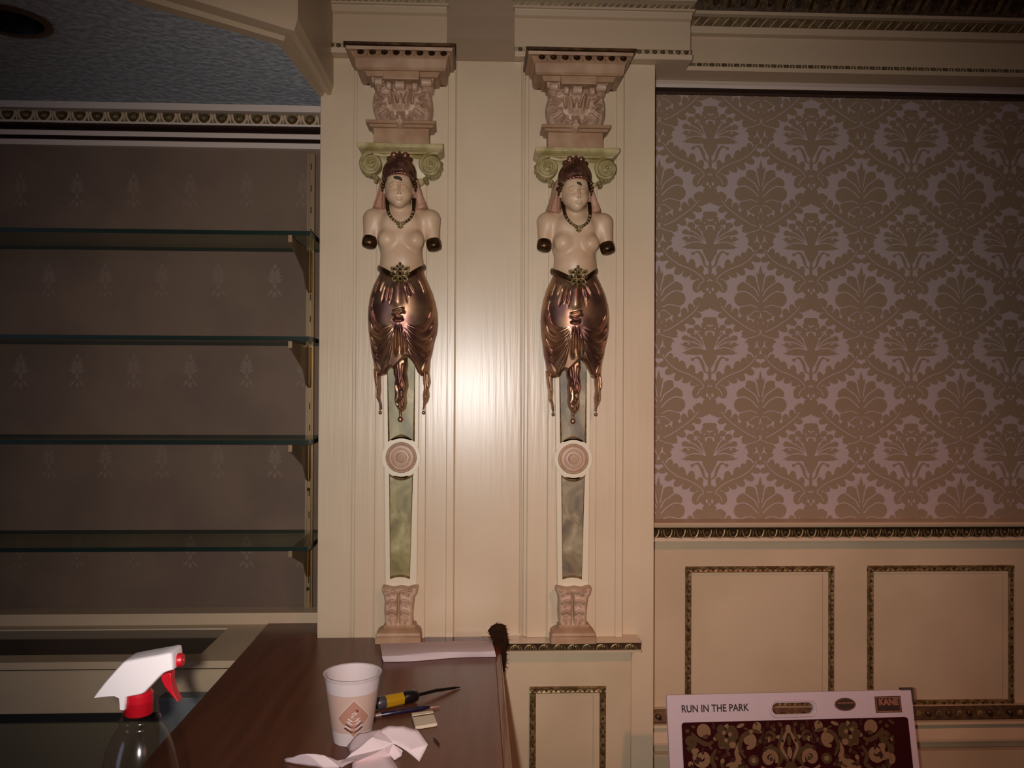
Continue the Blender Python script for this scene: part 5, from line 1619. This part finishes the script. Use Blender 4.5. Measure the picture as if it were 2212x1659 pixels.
# rectangular badge
rcn = bpx(1918.5, 1521.5)
mb = MB()
for (hw_, hh_, m_, lf) in ((30, 17, 0, 0.0006), (28.4, 15.4, 1, 0.0009), (26.6, 13.6, 0, 0.0012)):
    mb.poly2([(rcn[0]-hw_*k_, rcn[1]-hh_*k_), (rcn[0]+hw_*k_, rcn[1]-hh_*k_), (rcn[0]+hw_*k_, rcn[1]+hh_*k_), (rcn[0]-hw_*k_, rcn[1]+hh_*k_)], on(lf), m_)
bdg = obj('square_badge', mb, ['logo_dark', 'logo_rust'], sg, smooth=0)
def letters2(name, txt, u, v, size, width, m_, bold):
    mb = MB(); c = bpx(u, v)
    text_mesh(txt, size, lambda a, b: bf(c[0]+a, c[1]-b, 0.0016), mb, 0, bold, width)
    return obj(name, mb, m_, bdg, smooth=0)
letters2('badge_lettering', 'KANE', 1918.5, 1516.5, 0.0185, 45*k_, 'logo_rust', 0.0009)
letters2('badge_small_lettering', 'CARPET', 1918.5, 1530, 0.0095, 44*k_, 'ink', 0.0002)
# dark guard on the far corner
g0_, g1_ = bpx(1946, 1491), bpx(1969, 1516)
mb = MB()
w_ = 6.0*k_
for a0, a1, b0, b1 in ((BW-23*k_, BW+0.002, -0.004, 0.0006), (BW-0.0006, BW+0.005, -0.004, 26*k_)):
    ring = [bf(a0, b0, 0.001), bf(a1, b0, 0.001), bf(a1, b1, 0.001), bf(a0, b1, 0.001)]
    mb.prism(ring, -nb*0.010)
obj('corner_guard', mb, 'board_back', sg, smooth=0)
# carpet
ca0, cb0 = bpx(1472, 1561); ca1, _ = bpx(1959, 1548)
cb1 = BH-0.05
mb = MB()
pile = rrect(ca0, ca1, cb0, cb1, 0.006)
mb.prism([bf(a, b, 0.0003) for a, b in pile], nb*0.0035)
O7, S7 = (1420, 1470), 3.687
_l7 = [0]
def c7(a, b):
    p = bpx(O7[0]+a/S7, O7[1]+b/S7); return p
u7 = 1.72/FPX/S7
cxa, cya = c7(1030, 330)
def cf(sx):
    _l7[0] = (_l7[0]+1) % 60
    lf = 0.0040+_l7[0]*0.00002
    def f(a, b):
        return bf(cxa+sx*a*u7, cya+b*u7*1.02, lf)
    return f
def inside(a, b):
    return ca0+0.004 < cxa+a*u7 < ca1-0.004 and cb0+0.003 < cya+b*u7 < cb1-0.003
def curl(cx_, cy_, r, t0, turns, w, m_, hand=1):
    pts = []
    n_ = 26
    for k in range(n_+1):
        s_ = k/n_; t = t0+hand*turns*2*PI*s_; rr = r*(1-0.75*s_)
        pts.append((cx_+rr*math.cos(t), cy_+rr*math.sin(t)))
    for sx in (1, -1):
        if all(inside(sx*a, b) for a, b in pts):
            ribbon2(mb, pts, [w*(0.45+0.8*math.sin(PI*min(1, 0.12+0.8*i/n_))) for i in range(n_+1)], cf(sx), m_)
    e = pts[-1]
    for sx in (1, -1):
        if inside(sx*(e[0]+w), e[1]+w) and inside(sx*(e[0]-w), e[1]-w):
            disc2(mb, e, w*0.75, w*0.75, cf(sx), m_, n=10)
def ctail(pts, w, m_):
    sp = smooth_line(pts, 6); n_ = len(sp)
    for sx in (1, -1):
        if all(inside(sx*a, b) for a, b in sp):
            ribbon2(mb, sp, [w*(0.3+0.9*math.sin(PI*(0.1+0.85*i/n_))) for i in range(n_)], cf(sx), m_)
def blob(a, b, rx, rz, m_, rot=0.0):
    for sx in (1, -1):
        if inside(sx*(a+rx), b+rz) and inside(sx*(a-rx), b-rz):
            disc2(mb, (a, b), rx, rz, cf(sx), m_, rot, 12)
rr_ = np.random.RandomState(11)
for k in range(900):                                  # small leaf ground under the scrolls
    a_, b_, t_ = rr_.uniform(8, 900), rr_.uniform(-60, 3600), rr_.uniform(0, PI)
    blob(a_, b_, rr_.uniform(14, 36), rr_.uniform(8, 18), (3, 2, 3, 2, 1)[k % 5], t_)
for row in range(7):
    y0 = row*620
    for xo_ in (0,):
        # central lyre
        ctail([(10, y0+60), (40, y0+120), (70, y0+190), (40, y0+250), (18, y0+300)], 26, 1)
        ctail([(14, y0+300), (70, y0+240), (90, y0+180), (60, y0+90), (52, y0+40)], 20, 2)
        blob(0, y0+50, 22, 34, 1); blob(0, y0+140, 16, 40, 2); blob(0, y0+230, 22, 46, 1); blob(14, y0+330, 30, 34, 2)
        curl(175, y0+270, 66, 2.6, 1.1, 34, 1); curl(150, y0+110, 48, 0.4, 1.0, 24, 2, -1)
        ctail([(110, y0+330), (70, y0+260), (120, y0+200), (210, y0+185)], 28, 2)
        ctail([(30, y0+390), (90, y0+350), (180, y0+370), (250, y0+330)], 30, 1)
        curl(340, y0+130, 58, 1.2, 1.1, 34, 1); curl(255, y0+30, 40, 2.2, 1.0, 26, 1, -1)
        ctail([(240, y0+70), (300, y0+60), (390, y0+100), (420, y0+190), (380, y0+260)], 30, 2)
        blob(310, y0+280, 46, 42, 2); blob(310, y0+280, 22, 20, 1)
        for k in range(8):                            # rosettes
            t = 2*PI*k/8
            blob(525+64*math.cos(t), y0+95+70*math.sin(t), 36, 32, 2, t)
        for k in range(6):
            t = 2*PI*k/6+0.3; blob(525+30*math.cos(t), y0+90+34*math.sin(t), 17, 17, 1 if k % 2 else 2)
        blob(525, y0+90, 14, 14, 0); blob(480, y0+160, 28, 26, 1); blob(570, y0+160, 28, 26, 1); blob(525, y0+25, 18, 20, 1)
        ctail([(420, y0+140), (450, y0+220), (430, y0+290), (520, y0+360), (600, y0+350)], 34, 1)
        curl(500, y0+330, 66, 4.4, 1.0, 40, 1, -1)
        curl(720, y0+55, 52, 2.6, 1.1, 34, 1); curl(735, y0+250, 74, 5.2, 1.05, 38, 1)
        ctail([(640, y0+130), (690, y0+150), (760, y0+120), (820, y0+60)], 30, 2)
        ctail([(620, y0+190), (660, y0+260), (640, y0+330), (700, y0+370)], 30, 2)
        curl(835, y0+130, 52, 1.0, 1.1, 30, 2); curl(850, y0+300, 50, 3.0, 1.1, 30, 1); blob(800, y0+200, 28, 24, 1); blob(870, y0+220, 30, 40, 2)
        # lower half of the repeat
        ctail([(20, y0+420), (60, y0+500), (30, y0+590)], 30, 1); curl(140, y0+480, 66, 3.6, 1.1, 34, 1); curl(300, y0+430, 60, 0.6, 1.1, 34, 2, -1)
        for k in range(8):
            t = 2*PI*k/8; blob(260+54*math.cos(t), y0+555+50*math.sin(t), 26, 24, 1 if k % 2 else 2, t)
        curl(430, y0+500, 66, 2.0, 1.1, 36, 1, -1); curl(600, y0+480, 60, 5.0, 1.1, 34, 2); curl(720, y0+450, 58, 3.2, 1.1, 34, 1); curl(840, y0+500, 58, 0.8, 1.1, 34, 2); blob(520, y0+580, 40, 36, 1); blob(680, y0+570, 44, 34, 2); blob(800, y0+590, 36, 30, 1)
cp_ = obj('carpet_pile', mb, ['carpet_maroon', 'carpet_beige', 'carpet_olive', 'carpet_brown'], sg, smooth=0); cp_['label'] = 'dark maroon carpet with beige scrolls'
